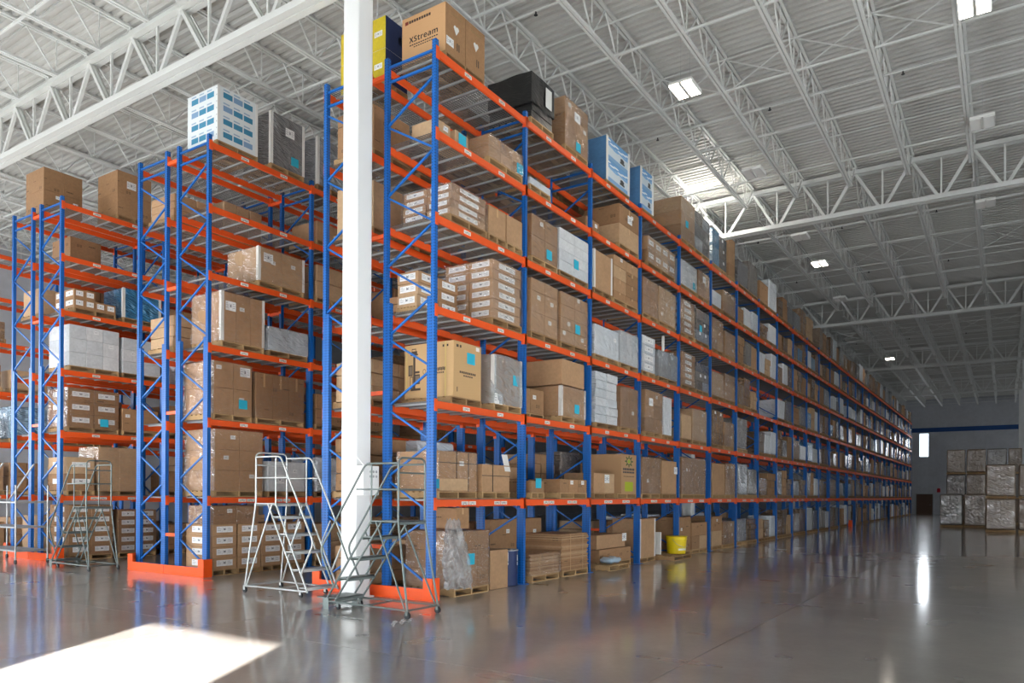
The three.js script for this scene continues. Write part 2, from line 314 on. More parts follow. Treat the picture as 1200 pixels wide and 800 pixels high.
    for (let m = 0; m < s.length; m++) {
      put('bearing_seat', B(-0.12, 0.12, yt + 0.13, ROOF - 0.056, -s[m] - 0.06, -s[m] + 0.06));
      if (m === s.length - 1) continue;
      const mid = (s[m] + s[m + 1]) / 2;
      put('vertical', bar(V(0, yb + 0.1, -mid), V(0, yt + 0.04, -mid), 0.05));
      put('diagonal', bar(V(0, yt + 0.02, -s[m] - 0.03), V(0, yb + 0.08, -mid + 0.06), 0.07, 0.09));
      put('diagonal', merge([-0.055, 0.055].map((d) => bar(V(d, yb + 0.08, -mid - 0.06), V(d, yt + 0.02, -s[m + 1] + 0.03), 0.055, 0.075))));
    }
    if (!loose) mesh('truss', merge(rest), M.steelWhite, girder);
  });
}
// steel columns under the girders: one at the end of the long rack, others in its flue and along the right-hand line
{
  const w = 0.18, cg = RB(-w, w, 0, 10.56, -w, w, 0.03), plate = B(-0.24, 0.24, 0, 0.025, -0.21, 0.21);
  const spots = [[-0.5, 1.29, 'white steel column standing at the near end of the long rack'],
    ...['second', 'third', 'fourth', 'fifth'].map((o, i) => [GIRD[i + 2], 1.29, `white steel column inside the long rack, ${o} from its near end`]),
    ...['first', 'second', 'third', 'fourth', 'fifth'].map((o, i) => [GIRD[i + 1], -9.05, `white steel column in the open right-hand line, ${o} from the camera`])];
  spots.forEach(([a, u, label], i) => {
    const t = thing('support_column', label, 'column', [a, 0, -u], 'white steel columns');
    mesh('shaft', cg, M.white, t); mesh('base_plate', plate, M.white, t);
    if (!i) {
      const bx = sub('junction_box', t, 0, 1.75, w);
      mesh('box_body', RB(-0.17, 0.21, 0, 0.5, 0, 0.16, 0.01), M.white, bx);
      mesh('sloped_lid', bar(V(-0.15, 0.5, 0.16), V(-0.15, 0.64, 0), 0.012).translate(0, 0, 0), M.white, bx);
      for (let i = 0; i < 3; i++) for (let j = 0; j < 2; j++) mesh('knockout', new THREE.CylinderGeometry(0.022, 0.022, 0.006, 16).rotateX(Math.PI / 2).translate(0.0 + i * 0.07, 0.32 + j * 0.08, 0.162), M.frame, bx);
    }
  });
}
// sprinkler lines under the deck with their heads
for (const a of [3.2, 9.6, 19.6, 26, 36, 42.4]) {
  const t = sub('sprinkler_pipe', scene.getObjectByName('ceiling'), a, 0, 0);
  mesh('pipe', pipe([V(0, 11.6, -RIGHT - 0.1), V(0, 11.6, -LEFT + 0.1)], 0.025), M.steelWhite, t);
  for (let u = -18; u < 26; u += 3) mesh('sprinkler_head', merge([cyl(0.018, 0.018, 0.07, 0, 11.52, -u, 8), cyl(0.04, 0.04, 0.008, 0, 11.51, -u, 10)]), M.rubber, t);
}

// ---------------------------------------------------------------- pallet racks
const D = 1.07, G = 0.446, P = 6.151, BAY = 2.812, H = 9.39, LV = [0, 1.685, 3.3455, 4.937, 6.4655, 7.8879, 9.2408];
const PW = 0.04;
const rackGeo = (() => {
  const post = metreUV(B(-PW, PW, 0.01, H, -PW, PW)), sleeve = B(-PW + 0.002, PW - 0.002, 0.01, 5.1, -PW, PW);
  const uvPost = (g) => g;
  const foot = B(-0.09, 0.09, 0, 0.01, -0.09, 0.09);
  const braces = [], hor = [];
  for (let k = 0; k < 14; k++) { const y0 = 0.2 + 0.615 * k, y1 = y0 + 0.615, f = k % 2 === 0; braces.push(bar(V(0, y0 + 0.02, f ? -PW : -D + PW), V(0, y1 - 0.02, f ? -D + PW : -PW), 0.032)); }
  for (const y of [0.16, H - 0.42, H - 0.16]) hor.push(bar(V(0, y, -PW), V(0, y, -D + PW), 0.035, 0.035));
  // beam: an open step section with a connector plate at each end; local x from 0 to BAY, outer face towards +z
  const x0 = PW + 0.002, x1 = BAY - PW - 0.002;
  const beam = merge([RB(x0, x1, -0.125, 0, -0.012, 0.036, 0.006), B(x0 - 0.004, x0 + 0.006, -0.18, 0.03, -0.03, 0.05), B(x1 - 0.006, x1 + 0.004, -0.18, 0.03, -0.03, 0.05), B(-0.035, x0, -0.18, 0.03, 0.043, 0.05), B(x1, BAY + 0.035, -0.18, 0.03, 0.043, 0.05)]);
  const chans = []; for (let i = 0; i < 7; i++) { const x = 0.2 + i * 0.395; chans.push(B(x, x + 0.035, -0.028, 0.002, -D + 0.02, -0.014)); }
  const wires = [];
  for (let i = 0; i < 54; i++) { const x = 0.08 + i * (BAY - 0.16) / 53; wires.push(B(x - 0.0045, x + 0.0045, 0.002, 0.008, -D - 0.02, 0.02)); }
  for (let i = 0; i < 19; i++) { const z = -0.03 - i * (D - 0.06) / 18; wires.push(B(0.06, BAY - 0.06, 0.008, 0.012, z - 0.0045, z + 0.0045)); }
  return { post, sleeve, foot, braces, hor, beam, chans, wires: merge(wires), chanAll: merge(chans) };
})();
const farDeck = merge([rackGeo.wires, rackGeo.chanAll]);
const plateGeo = face(0.2, 0.062, 0, 0, 0);
const farFrame = merge([rackGeo.post, rackGeo.post.clone().translate(0, 0, -D), rackGeo.sleeve.clone().translate(0, 0, -2 * PW), rackGeo.sleeve.clone().translate(0, 0, -D + 2 * PW), ...rackGeo.braces, ...rackGeo.hor, rackGeo.foot, rackGeo.foot.clone().translate(0, 0, -D)]);
function rackRow(rack, z, flip, bays, near, beamsAlone) {               // z: outer face line in rack space; flip mirrors the row
  const rest = [];
  const side = flip ? -1 : 1;
  for (let i = 0; i <= bays; i++) {
    const f = sub('upright_frame', rack, i * BAY, 0, z); if (flip) f.rotation.y = Math.PI;
    if (i > near) { mesh('frame', farFrame, M.blue, f); continue; }
    for (const d of [0, -D]) {
      const p = mesh('post', rackGeo.post, M.blueHoles, f); p.position.z = d;
      const q = mesh('reinforcing_post', rackGeo.sleeve, M.blueHoles, f); q.position.z = d ? d + 2 * PW : -2 * PW;
      const b = mesh('foot_plate', rackGeo.foot, M.blue, f); b.position.z = d;
    }
    for (const g of rackGeo.braces) mesh('diagonal_brace', g, M.blue, f);
    for (const g of rackGeo.hor) mesh('horizontal_brace', g, M.blue, f);
  }
  for (let i = 0; i < bays; i++) for (let l = 1; l <= 6; l++) {
    for (const outer of [1, 0]) {
      const zz = outer ? z : z - side * D, turned = (outer === 1) === flip;   // which way the beam's outer face points
      if (i < beamsAlone[outer ? 0 : 1]) {
        const b = sub('beam', rack, i * BAY + (turned ? BAY : 0), LV[l], zz); if (turned) b.rotation.y = Math.PI;
        mesh('beam_rail', rackGeo.beam, M.orange, b);
        if (outer && i < 12 && !flip) for (const x of l === 1 ? [0.3, 0.38, 0.66, 0.74] : [0.31, 0.69]) { const pl = mesh('location_label', plateGeo, plateMat, b); pl.position.set(x * BAY, -0.065, 0.0375); }
      } else { const g = rackGeo.beam.clone(); if (turned) g.rotateY(Math.PI).translate(BAY, 0, 0); rest.push(g.translate(i * BAY, LV[l], zz)); }
    }
    const d = sub('wire_deck', rack, i * BAY + (flip ? BAY : 0), LV[l], z); if (flip) d.rotation.y = Math.PI;
    if (i < near) { mesh('wire_mesh', rackGeo.wires, M.wire, d); for (const g of rackGeo.chans) mesh('support_channel', g, M.zinc, d); }
    else mesh('wire_mesh', farDeck, M.wire, d);
  }
  return rest;
}
function rackPair(k, label, baysA, baysB, near, alone) {
  const rack = thing('pallet_rack', label, 'rack', [0, 0, -k * P], 'blue and orange pallet racks');
  const rest = [...rackRow(rack, 0, false, baysA, near[0], alone[0]), ...(baysB ? rackRow(rack, -2 * D - G, true, baysB, near[1], alone[1]) : [])];
  if (rest.length) { const m = mesh('distant_beams', merge(rest), M.orange, rack); m.userData = { kind: 'stuff' }; }
  if (baysB) { const g = B(-0.03, 0.03, -0.035, 0.035, -D - G + PW, -D - PW); for (let i = 0; i <= Math.min(baysB, 4); i++) for (const y of [0.85, 3.55, 6.3, 9.1]) { const s = mesh('row_spacer', g, M.orange, rack); s.position.set(i * BAY, y, 0); } }
  return rack;
}
const rack1 = rackPair(0, 'longest blue and orange pallet rack, running away from the white column', 27, 10, [6, 2], [[27, 10], [5, 5]]);
rackPair(1, 'middle blue and orange pallet rack, with white and blue boxes on top', 4, 3, [2, 1], [[4, 4], [3, 3]]);
rackPair(2, 'left blue and orange pallet rack, behind the small dark ladder', 4, 3, [2, 1], [[4, 4], [3, 3]]);
rackPair(3, 'leftmost blue and orange rack, cut off by the picture edge', 3, 0, [1, 1], [[3, 3], [0, 0]]);
// orange end guards on the floor round the rack ends
function endGuard(u0, u1, open, label, at = -0.17) {                    // u0 outer corner, u1 inner end; open: which side wraps
  const t = thing('rack_end_guard', label, 'guard', [at, 0, -u0], 'orange rack end guards');
  const s = u1 > u0 ? -1 : 1, L = Math.abs(u1 - u0), zz = (v) => s * v;
  const bx = (x0, x1, y0, y1, v0, v1, r) => RB(x0, x1, y0, y1, Math.min(zz(v0), zz(v1)), Math.max(zz(v0), zz(v1)), r);
  mesh('guard_plate', merge([bx(-0.012, 0, 0.02, 0.2, 0.12, L, 0.004), bx(-0.012, 0.05, 0, 0.02, 0.02, L, 0.004)]), M.guard, t);
  mesh('corner_shield', merge([bx(-0.014, 0.02, 0, 0.38, -0.02, 0.16, 0.008), bx(-0.014, 0.2, 0, 0.38, -0.034, -0.014, 0.008)]), M.guard, t);
  return t;
}
[['long rack by the dark ladder', 0], ['middle rack', P], ['left rack behind the small dark ladder', 2 * P]].forEach(([n, u]) => {
  endGuard(u - 0.1, u + D + G / 2 - 0.01, 1, `orange guard at the right foot of the ${n}`);
  endGuard(u + 2 * D + G + 0.1, u + D + G / 2 + 0.01, 1, `orange guard at the left foot of the ${n}`);
});
endGuard(-0.28, -0.1, 1, 'orange guard far along the long rack at its aisle side', 14 * BAY - 0.2);

// ---------------------------------------------------------------- pallets
const palletParts = (() => {
  const top = [], L = 1.0;
  for (let i = 0; i < 7; i++) { const z = -0.5 + i * 0.15; top.push([z, z + 0.1]); }
  return { board: B(-0.5, 0.5, 0.108, 0.128, 0, 0.1), low: B(-0.5, 0.5, 0, 0.016, 0, 0.1), stringer: B(-0.02, 0.02, 0.016, 0.108, -0.5, 0.5), zs: top.map((t) => t[0]) };
})();
// boards run along the aisle, stringers across; sized by scale
const farPallet = merge([...palletParts.zs.filter((_, i) => i % 2 === 0).map((z) => palletParts.board.clone().translate(0, 0, z)), ...[-0.5, -0.05, 0.4].map((z) => palletParts.low.clone().translate(0, 0, z)), ...[-0.48, 0, 0.48].map((x) => palletParts.stringer.clone().translate(x, 0, 0))]);
let palletCount = 0; const farPallets = [];
function pallet(x0, x1, y, u0, u1, near, label) {
  const cx = (x0 + x1) / 2, cz = -(u0 + u1) / 2, sx = x1 - x0, sz = u1 - u0, mat = rnd() < 0.6 ? M.wood : M.woodOld;
  if (palletCount >= 296) { farPallets.push(farPallet.clone().scale(sx, 1, sz).translate(cx, y, cz)); return; }
  palletCount++;
  if (near) {
    const t = thing('wooden_pallet', label, 'pallet', [cx, y, cz], 'wooden pallets on the racks');
    for (const z of palletParts.zs) { const b = mesh('deck_board', palletParts.board, mat, t); b.position.z = z * sz; b.scale.set(sx, 1, sz * 0.98); }
    for (const z of [-0.5, -0.05, 0.4]) { const b = mesh('bottom_board', palletParts.low, mat, t); b.position.z = z * sz; b.scale.set(sx, 1, sz * 0.98); }
    for (const x of [-0.48, 0, 0.48]) { const b = mesh('stringer', palletParts.stringer, mat, t); b.position.x = x * sx; b.scale.set(1, 1, sz); }
  } else { const m = one('wooden_pallet', farPallet, mat, label, 'pallet', [cx, y, cz], 'wooden pallets on the racks'); m.scale.set(sx, 1, sz); }
}

// ---------------------------------------------------------------- goods
const ORD = ['', 'first', 'second', 'third', 'fourth', 'fifth', 'sixth', 'seventh', 'eighth', 'ninth', 'tenth', 'eleventh', 'twelfth', 'thirteenth', 'fourteenth', 'fifteenth', 'sixteenth', 'seventeenth', 'eighteenth', 'nineteenth', 'twentieth', 'twenty-first', 'twenty-second', 'twenty-third', 'twenty-fourth', 'twenty-fifth', 'twenty-sixth', 'twenty-seventh'];
const TIER = ['floor level', 'first shelf', 'second shelf', 'third shelf', 'fourth shelf', 'fifth shelf', 'top shelf'];
const ROWS = { A: [0, 'long rack', 0], B: [D + G, 'long rack rear row', 0], C: [P, 'middle rack', 0], E: [P + D + G, 'middle rack rear row', 0], F: [2 * P, 'left rack', 0], K: [2 * P + D + G, 'left rack rear row', 0], N: [3 * P, 'leftmost rack', 0] };
const slotName = {};                                                     // where = "second shelf, third bay of the long rack, slot n"
function where(row, tier, a) {
  const bay = Math.max(1, Math.min(27, Math.floor(a / BAY) + 1)), key = `${row}${tier}.${bay}`;
  const n = slotName[key] = (slotName[key] ?? 0) + 1;
  return `${TIER[tier]}, ${ORD[bay]} bay of ${ROWS[row][1]}${n > 1 ? `, ${ORD[n]} along` : ''}`;
}
const yOf = (tier) => tier ? LV[tier] + 0.0125 : 0.001;
function filmShell(x0, x1, y0, y1, z0, z1, amp = 0.012) {                // wrinkled skin of stretch film, open at the bottom
  const w = x1 - x0, h = y1 - y0, d = z1 - z0;
  const g = new THREE.BoxGeometry(w, h, d, 9, 8, 9).translate((x0 + x1) / 2, (y0 + y1) / 2, (z0 + z1) / 2).toNonIndexed();
  const p = g.attributes.position, keep = [];
  const f = (x, y, z, s) => Math.sin(x * 9.1 + s) * Math.cos(y * 7.3 + s * 2) + Math.sin(z * 8.3 - s + y * 3.1) * 0.7;
  for (let i = 0; i < p.count; i++) { const x = p.getX(i), y = p.getY(i), z = p.getZ(i); p.setXYZ(i, x + amp * f(x, y, z, 1), y + (y > y1 - 0.01 ? amp * f(z, x, y, 5) : 0), z + amp * f(z, y, x, 3)); }
  for (let t = 0; t < p.count; t += 3) if (!(p.getY(t) < y0 + 1e-3 && p.getY(t + 1) < y0 + 1e-3 && p.getY(t + 2) < y0 + 1e-3)) for (let j = 0; j < 3; j++) keep.push(p.getX(t + j), p.getY(t + j), p.getZ(t + j));
  const o = new THREE.BufferGeometry(); o.setAttribute('position', new THREE.Float32BufferAttribute(keep, 3)); o.computeVertexNormals();
  return metreUV(o);
}
// goods(): one load. n = [along, high, deep] cartons; options: mat, film, labels, cyan, posts, pallet=false, depth, set (distance from the rack face), skew
function clear(a0, a1) {                                               // keep a load clear of the post lines
  const b = Math.floor((a0 + a1) / 2 / BAY), lo = b * BAY + 0.105, hi = (b + 1) * BAY - 0.105;
  if (a0 < lo) { a1 = Math.min(hi, a1 + (lo - a0) * 0.5); a0 = lo; }
  if (a1 > hi) { a0 = Math.max(lo, a0 - (a1 - hi) * 0.5); a1 = hi; }
  return [a0, a1];
}
function goods(row, tier, a0, a1, top, o = {}) {
  [a0, a1] = clear(a0, a1);
  const u0 = ROWS[row][0] + (o.set ?? -0.02), dep = o.depth ?? 1.0, y = yOf(tier) + (o.lift ?? 0), base = o.pallet === false ? 0.001 : 0.13;
  const w = where(row, tier, (a0 + a1) / 2), desc = o.desc ?? 'brown carton load';
  if (o.pallet !== false) pallet(a0 + (o.over ?? 0), a1 - (o.over ?? 0), y, u0, u0 + dep, o.near ?? true, `wooden pallet under the load, ${w}`);
  const t = thing(o.name ?? ((o.n ?? [1, 1, 1]).reduce((p, q) => p * q) === 1 ? 'large_carton' : o.film ? 'wrapped_carton_stack' : 'carton_stack'), `${desc}, ${w}`, o.category ?? 'cartons', [(a0 + a1) / 2, y + base, -u0], o.group ?? 'goods on the racks');
  const W = a1 - a0, Hh = top - y - base, [nx, ny, nz] = o.n ?? [1, 1, 1], mats = o.mat ?? KRAFT;
  const hs = []; let acc = 0; for (let j = 0; j < ny; j++) { const h = o.even === false ? rr(0.7, 1.3) : 1; hs.push(h); acc += h; }
  let yy = 0;
  for (let j = 0; j < ny; j++) {
    const h = hs[j] / acc * Hh;
    const layerIn = o.ragged ? rr(0, 0.05) : 0, lim = o.drop && j === ny - 1 ? o.drop : nx;
    for (let i = 0; i < lim; i++) for (let k = 0; k < nz; k++) {
      const x0 = -W / 2 + layerIn + i * (W - 2 * layerIn) / nx, x1 = x0 + (W - 2 * layerIn) / nx, z1 = -k * dep / nz - (o.ragged ? rr(0, 0.04) : 0.002), z0 = -(k + 1) * dep / nz + 0.004;
      const mat = Array.isArray(mats) ? (o.same ? mats[o.same - 1] : pick(mats)) : mats;
      const c = mesh('carton', RB(x0 + 0.003, x1 - 0.003, yy + 0.001, yy + h - 0.002, z0, z1, Math.min(0.01, h / 5)), mat, t);
      if (o.tape && k === 0) { mesh('tape', face(0.05, h * 0.3, (x0 + x1) / 2, yy + h * 0.84, z1 + 0.001), M.tape, c); }
      if (!o.labels && k === 0 && h > 0.25 && rnd() < 0.3) mesh('paper_label', face(0.13, 0.085, x0 + (x1 - x0) * rr(0.25, 0.75), yy + h * rr(0.6, 0.8), z1 + 0.001), labelMat, c);
      if (o.labels) {
        const lw = Math.min(0.55, (x1 - x0) * 0.66), lh = Math.min(0.13, h * 0.55);
        if (k === 0) mesh('paper_label', face(lw, lh, (x0 + x1) / 2, yy + h * 0.55, z1 + 0.001), labelMat, c);
        if (i === 0) mesh('paper_label', face(Math.min(0.5, dep / nz * 0.72), lh, x0 + 0.002, yy + h * 0.55, (z0 + z1) / 2, -Math.PI / 2), labelMat, c);
      }
    }
    yy += h;
  }
  if (o.posts) for (const x of [-W / 2 - 0.006, W / 2 - 0.06]) mesh('corner_board', merge([B(x, x + 0.066, 0, Hh, 0.002, 0.008), B(x - 0.002, x + 0.006, 0, Hh, -0.07, 0.008)]), M.paper, t);
  if (o.cyan) mesh('cyan_sticker', face(0.22, 0.2, W * (o.cyan - 0.5), Hh * (o.cyanY ?? 0.4), 0.014), M.cyan, t);
  if (o.note) mesh('paper_label', face(0.26, 0.2, W * (o.note - 0.5), Hh * (o.noteY ?? 0.72), 0.014), labelMat, t);
  if (o.film) mesh('stretch_film', filmShell(-W / 2 - 0.008, W / 2 + 0.008, 0.002, Hh + 0.006, -dep - 0.008, 0.01), o.film === 2 ? M.milky : M.film, t);
  return t;
}
const W = { labels: true };
const cartonsFilm = (n, x = {}) => ({ n, film: 1, desc: 'film-wrapped brown carton stack', ...x });

// ---- long rack, near bays, shelf by shelf (metres along the rack, top height)
{
  // top shelf
  const kraftHex = '#c79b6d';
  const xPrint = canvas(512, 512, (c, w, h) => {
    c.fillStyle = kraftHex; c.fillRect(0, 0, w, h); c.fillStyle = 'rgba(90,60,35,.18)'; for (let i = 0; i < 60; i++) c.fillRect((i * 97) % w, (i * 61) % h, 40, 1);
    c.fillStyle = '#2f2622'; c.textAlign = 'center'; c.font = 'bold 84px sans-serif'; c.fillText('XStream', 258, 288);
    c.font = 'bold 26px sans-serif'; for (let i = 0; i < 13; i++) c.fillRect(92 + i * 26, 310, 19, 13); for (let i = 0; i < 9; i++) c.fillRect(140 + i * 26, 338, 18, 11);
    c.fillStyle = '#7a3024'; c.fillRect(36, 40, 40, 38); c.fillStyle = '#3a2a24'; for (let i = 0; i < 9; i++) c.fillRect(84 + i * 29, 44, 23, 30);
  });
  const endMat = std({ map: xPrint, roughness: 0.78 }), k0 = std({ color: 0xb98d63, roughness: 0.78, map: cardTex });
  for (const [i, a0, a1] of [[0, 0.30, 0.87], [1, 0.875, 1.46]]) {
    const t = thing('printed_carton', i ? 'plain brown carton behind the XStream carton on the long rack top' : 'brown carton printed XStream at the corner of the long rack top', 'carton', [(a0 + a1) / 2, yOf(6) + 0.13, -0.03], 'goods on the racks');
    const w = a1 - a0, h = 0.83, d = 0.98, g = new THREE.BoxGeometry(w - 0.006, h, d).translate(0, h / 2, -d / 2);
    mesh('carton', g, i ? k0 : [k0, endMat, k0, k0, k0, k0], t);
    mesh('tape', face(w * 0.55, 0.035, 0.03, h * 0.86, 0.002), M.woodOld, t);
    const heart = new THREE.Shape(); heart.moveTo(0, -0.09); heart.lineTo(0.075, 0.02); heart.quadraticCurveTo(0.06, 0.09, 0, 0.05); heart.quadraticCurveTo(-0.06, 0.09, -0.075, 0.02); heart.lineTo(0, -0.09);
    mesh('shield_label', new THREE.ExtrudeGeometry(heart, { depth: 0.002, bevelEnabled: false }).translate(0.02, h * 0.58, 0.001), M.paper, t);
    if (!i) mesh('paper_label', face(0.2, 0.14, -w / 2 + 0.13, 0.2, 0.002), labelMat, t);
    for (let m = 0; m < 2; m++) mesh('arrow_mark', face(0.02, 0.13, 0.05 + m * 0.05, 0.2, 0.002), M.rubber, t);
  }
  pallet(0.30, 1.46, yOf(6), 0.03, 1.01, true, 'wooden pallet under the XStream cartons on the long rack top');
  // yellow-ended blue cartons on the rear row
  {
    const t = thing('yellow_carton_stack', 'stack of yellow-ended dark blue cartons behind the white column, top shelf', 'cartons', [0.75, yOf(6) + 0.13, -(D + G) - 0.03], 'goods on the racks');
    pallet(0.44, 1.06, yOf(6), D + G + 0.03, D + G + 1.13, true, 'wooden pallet under the yellow-ended blue cartons');
    for (let j = 0; j < 2; j++) for (let k = 0; k < 3; k++) {
      const z1 = -k * 0.385, y0 = j * 0.6;
      const c = mesh('carton', new THREE.BoxGeometry(0.6, 0.595, 0.38).translate(0, y0 + 0.2975, z1 - 0.19), [M.yellow, M.yellow, M.paper, M.paper, M.navy, M.navy], t);
      mesh('paper_label', face(0.2, 0.1, -0.302, y0 + 0.3, z1 - 0.18, -Math.PI / 2), labelMat, c);
      if (!k) { mesh('white_band', face(0.6, 0.07, 0, y0 + 0.04, -0.002), M.paper, c); mesh('tool_print', new THREE.CylinderGeometry(0.08, 0.08, 0.002, 20).rotateX(Math.PI / 2).translate(0.12, y0 + 0.3, -0.001), M.rubber, c); }
    }
  }
  { // black wrapped load
    const t = goods('A', 6, 3.0, 3.9, 10.28, { n: [1, 6, 1], mat: [M.black], desc: 'black film-wrapped load on a pallet', name: 'wrapped_load', category: 'load', depth: 1.05, ragged: true });
    mesh('film_shell', filmShell(-0.455, 0.455, 0.3, 0.905, -1.06, 0.008, 0.008), M.black, t); mesh('paper_label', face(0.24, 0.4, 0.2, 0.6, 0.03), M.paper, t);
  }
  goods('A', 6, 4.4, 5.46, 10.43, cartonsFilm([2, 3, 1], { cyan: 0.55, cyanY: 0.12, note: 0.5, desc: 'tall film-wrapped brown carton load' }));
  const skyPrint = canvas(256, 256, (c, w, h) => { c.fillStyle = '#cfd9de'; c.fillRect(0, 0, w, h); c.fillStyle = '#6ba0d0'; c.fillRect(0, 0, w, 86); c.fillStyle = '#7fb0d8'; for (let i = 0; i < 7; i++) { c.beginPath(); c.ellipse(30 + i * 36, 86 + (i % 3) * 9, 34, 12, 0, 0, 7); c.fill(); } c.fillStyle = '#eef1f0'; for (let i = 0; i < 6; i++) { c.beginPath(); c.ellipse(20 + i * 44, 30 + (i * 29) % 44, 30, 9, 0, 0, 7); c.fill(); } c.fillStyle = '#7fa9cf'; c.fillRect(0, 206, w, 50); c.fillStyle = '#3f3f3f'; c.beginPath(); c.arc(176, 150, 22, 0, 7); c.fill(); c.fillRect(150, 168, 52, 26); });
  const skyEnd = std({ color: 0x5c93c8, roughness: 0.6, map: cardTex }), skyM = std({ map: skyPrint, roughness: 0.5 });
  for (const [a0, a1, top, l] of [[6.52, 7.84, 10.44, 'large'], [8.53, 9.4, 10.44, 'narrow']]) {
    const w = where('A', 6, (a0 + a1) / 2), t = thing('printed_load', `${l} sky-blue printed carton load, ${w}`, 'cartons', [(a0 + a1) / 2, yOf(6) + 0.13, -0.03], 'goods on the racks');
    pallet(a0, a1, yOf(6), 0.03, 1.05, true, `wooden pallet under the ${l} sky-blue printed load`);
    const W = a1 - a0, Hh = top - yOf(6) - 0.13;
    for (let j = 0; j < 2; j++) mesh('carton', new THREE.BoxGeometry(W - 0.01, Hh / 2 - 0.004, 1.0).translate(0, Hh / 4 + j * Hh / 2, -0.51), [skyEnd, skyEnd, M.paper, skyEnd, skyM, skyEnd], t);
    for (const x of [-W / 2 - 0.005, W / 2 - 0.09]) mesh('corner_board', B(x, x + 0.095, 0, Hh + 0.01, -0.012, 0.004), M.paper, t);
  }
  goods('A', 6, 11.35, 12.5, 10.6, { n: [1, 3, 1], desc: 'brown carton stack with film', film: 1, cyan: 0.4 });
  goods('A', 6, 12.55, 13.9, 10.55, { n: [2, 3, 1], mat: GREYFILM, desc: 'grey film-wrapped load', name: 'wrapped_load' });
  goods('A', 6, 14.15, 14.85, 10.5, { n: [1, 2, 1], mat: BLUEFILM, desc: 'pale blue wrapped load', name: 'wrapped_load' });
  goods('A', 6, 14.95, 15.65, 10.45, { n: [1, 3, 1], mat: GREYFILM, desc: 'grey film-wrapped load', name: 'wrapped_load' });
  goods('A', 6, 15.9, 16.6, 10.7, { n: [1, 3, 1], desc: 'tall brown carton stack' });

  // fifth shelf
  goods('A', 5, 0.15, 0.55, 8.18, { pallet: false, depth: 0.55, set: 0.1, tape: true, lift: 0.13 - 0.13, desc: 'small open brown carton', name: 'loose_carton', category: 'carton' });
  goods('A', 5, 0.62, 1.0, 8.16, { pallet: false, depth: 0.5, set: 0.05, cyan: 0.5, cyanY: 0.5, desc: 'small brown carton with cyan sticker', name: 'loose_carton', category: 'carton' });
  goods('A', 5, 1.55, 2.72, 8.45, cartonsFilm([3, 2, 2], { cyan: 0.9, cyanY: 0.3, desc: 'low film-wrapped brown carton load' }));
  goods('A', 5, 2.98, 3.8, 8.17, { n: [2, 1, 1], depth: 0.6, mat: WHITEBOX, desc: 'two small white boxes' });
  goods('A', 5, 7.15, 8.34, 9.0, { n: [1, 2, 1], tape: true, note: 0.5, desc: 'two brown cartons, one on the other' });
  goods('A', 5, 5.9, 6.6, 8.35, { n: [1, 1, 1], depth: 0.7, desc: 'low brown carton', set: 0.25 });
  goods('A', 5, 8.9, 10.9, 8.72, { n: [4, 2, 1], ...W, desc: 'brown carton pile with labels', film: 1 });
  goods('A', 5, 11.3, 12.7, 8.75, { n: [3, 3, 1], mat: WHITEBOX, film: 1, cyan: 0.8, cyanY: 0.2, desc: 'white wrapped carton load' });
  goods('A', 5, 12.82, 13.9, 8.8, cartonsFilm([2, 3, 1], { note: 0.5 }));
  goods('A', 5, 14.2, 15.1, 8.5, { n: [2, 2, 1], mat: WHITEBOX, desc: 'white carton pile' });
  goods('A', 5, 15.3, 16.7, 8.75, cartonsFilm([3, 2, 1]));

  // fourth shelf
  goods('A', 4, 0.4, 1.5, 7.16, { n: [1, 4, 2], ...W, ragged: true, film: 1, depth: 1.1, desc: 'flat cartons with white labels' });
  goods('A', 4, 1.55, 2.12, 7.14, { n: [1, 1, 1], depth: 0.75, desc: 'upright brown carton', tape: true });
  goods('A', 4, 2.17, 2.74, 7.14, { n: [1, 1, 1], depth: 0.7, desc: 'upright brown carton beside the post', same: 1 });
  goods('A', 4, 3.05, 4.1, 7.45, cartonsFilm([2, 2, 1], { cyan: 0.65, cyanY: 0.2, same: 2 }));
  goods('A', 4, 4.2, 5.55, 7.52, { n: [2, 4, 1], mat: WHITEBOX, cyan: 0.55, cyanY: 0.3, desc: 'stack of white cartons with cyan sticker' });
  goods('A', 4, 5.8, 6.75, 7.5, { n: [1, 1, 1], posts: true, same: 1, desc: 'single tall brown carton with edge boards' });
  goods('A', 4, 6.85, 8.3, 7.66, { n: [2, 4, 1], tape: true, even: false, desc: 'mixed brown carton stack' });
  goods('A', 4, 8.6, 9.6, 7.55, cartonsFilm([2, 4, 2], { same: 2 }));
  goods('A', 4, 9.7, 10.95, 7.55, cartonsFilm([3, 3, 1], { same: 3, desc: 'pale brown wrapped carton stack' }));
  goods('A', 4, 11.35, 12.6, 7.62, { n: [1, 5, 2], ...W, ragged: true, film: 1, desc: 'flat cartons with white labels' });
  goods('A', 4, 12.7, 13.9, 7.58, { n: [2, 3, 1], mat: GREYFILM, cyan: 0.3, desc: 'grey film-wrapped load', name: 'wrapped_load' });
  goods('A', 4, 14.2, 15.3, 7.6, cartonsFilm([2, 3, 1])); goods('A', 4, 15.5, 16.7, 7.4, cartonsFilm([2, 2, 1], { same: 1 }));

  // third shelf
  goods('A', 3, 1.68, 2.72, 6.18, { n: [1, 6, 2], ...W, ragged: true, film: 1, depth: 1.12, same: 1, desc: 'tall wrapped pile of flat labelled cartons' });
  goods('A', 3, 0.25, 1.45, 5.7, { n: [2, 3, 1], ...W, ragged: true, depth: 0.5, set: 0.58, desc: 'set-back pile of labelled cartons' });
  goods('A', 3, 3.04, 4.12, 6.16, cartonsFilm([2, 3, 1], { same: 1, even: false }));
  goods('A', 3, 4.25, 5.5, 6.16, { n: [2, 4, 1], same: 1, cyan: 0.6, cyanY: 0.35, desc: 'brown carton stack with cyan sticker', film: 1 });
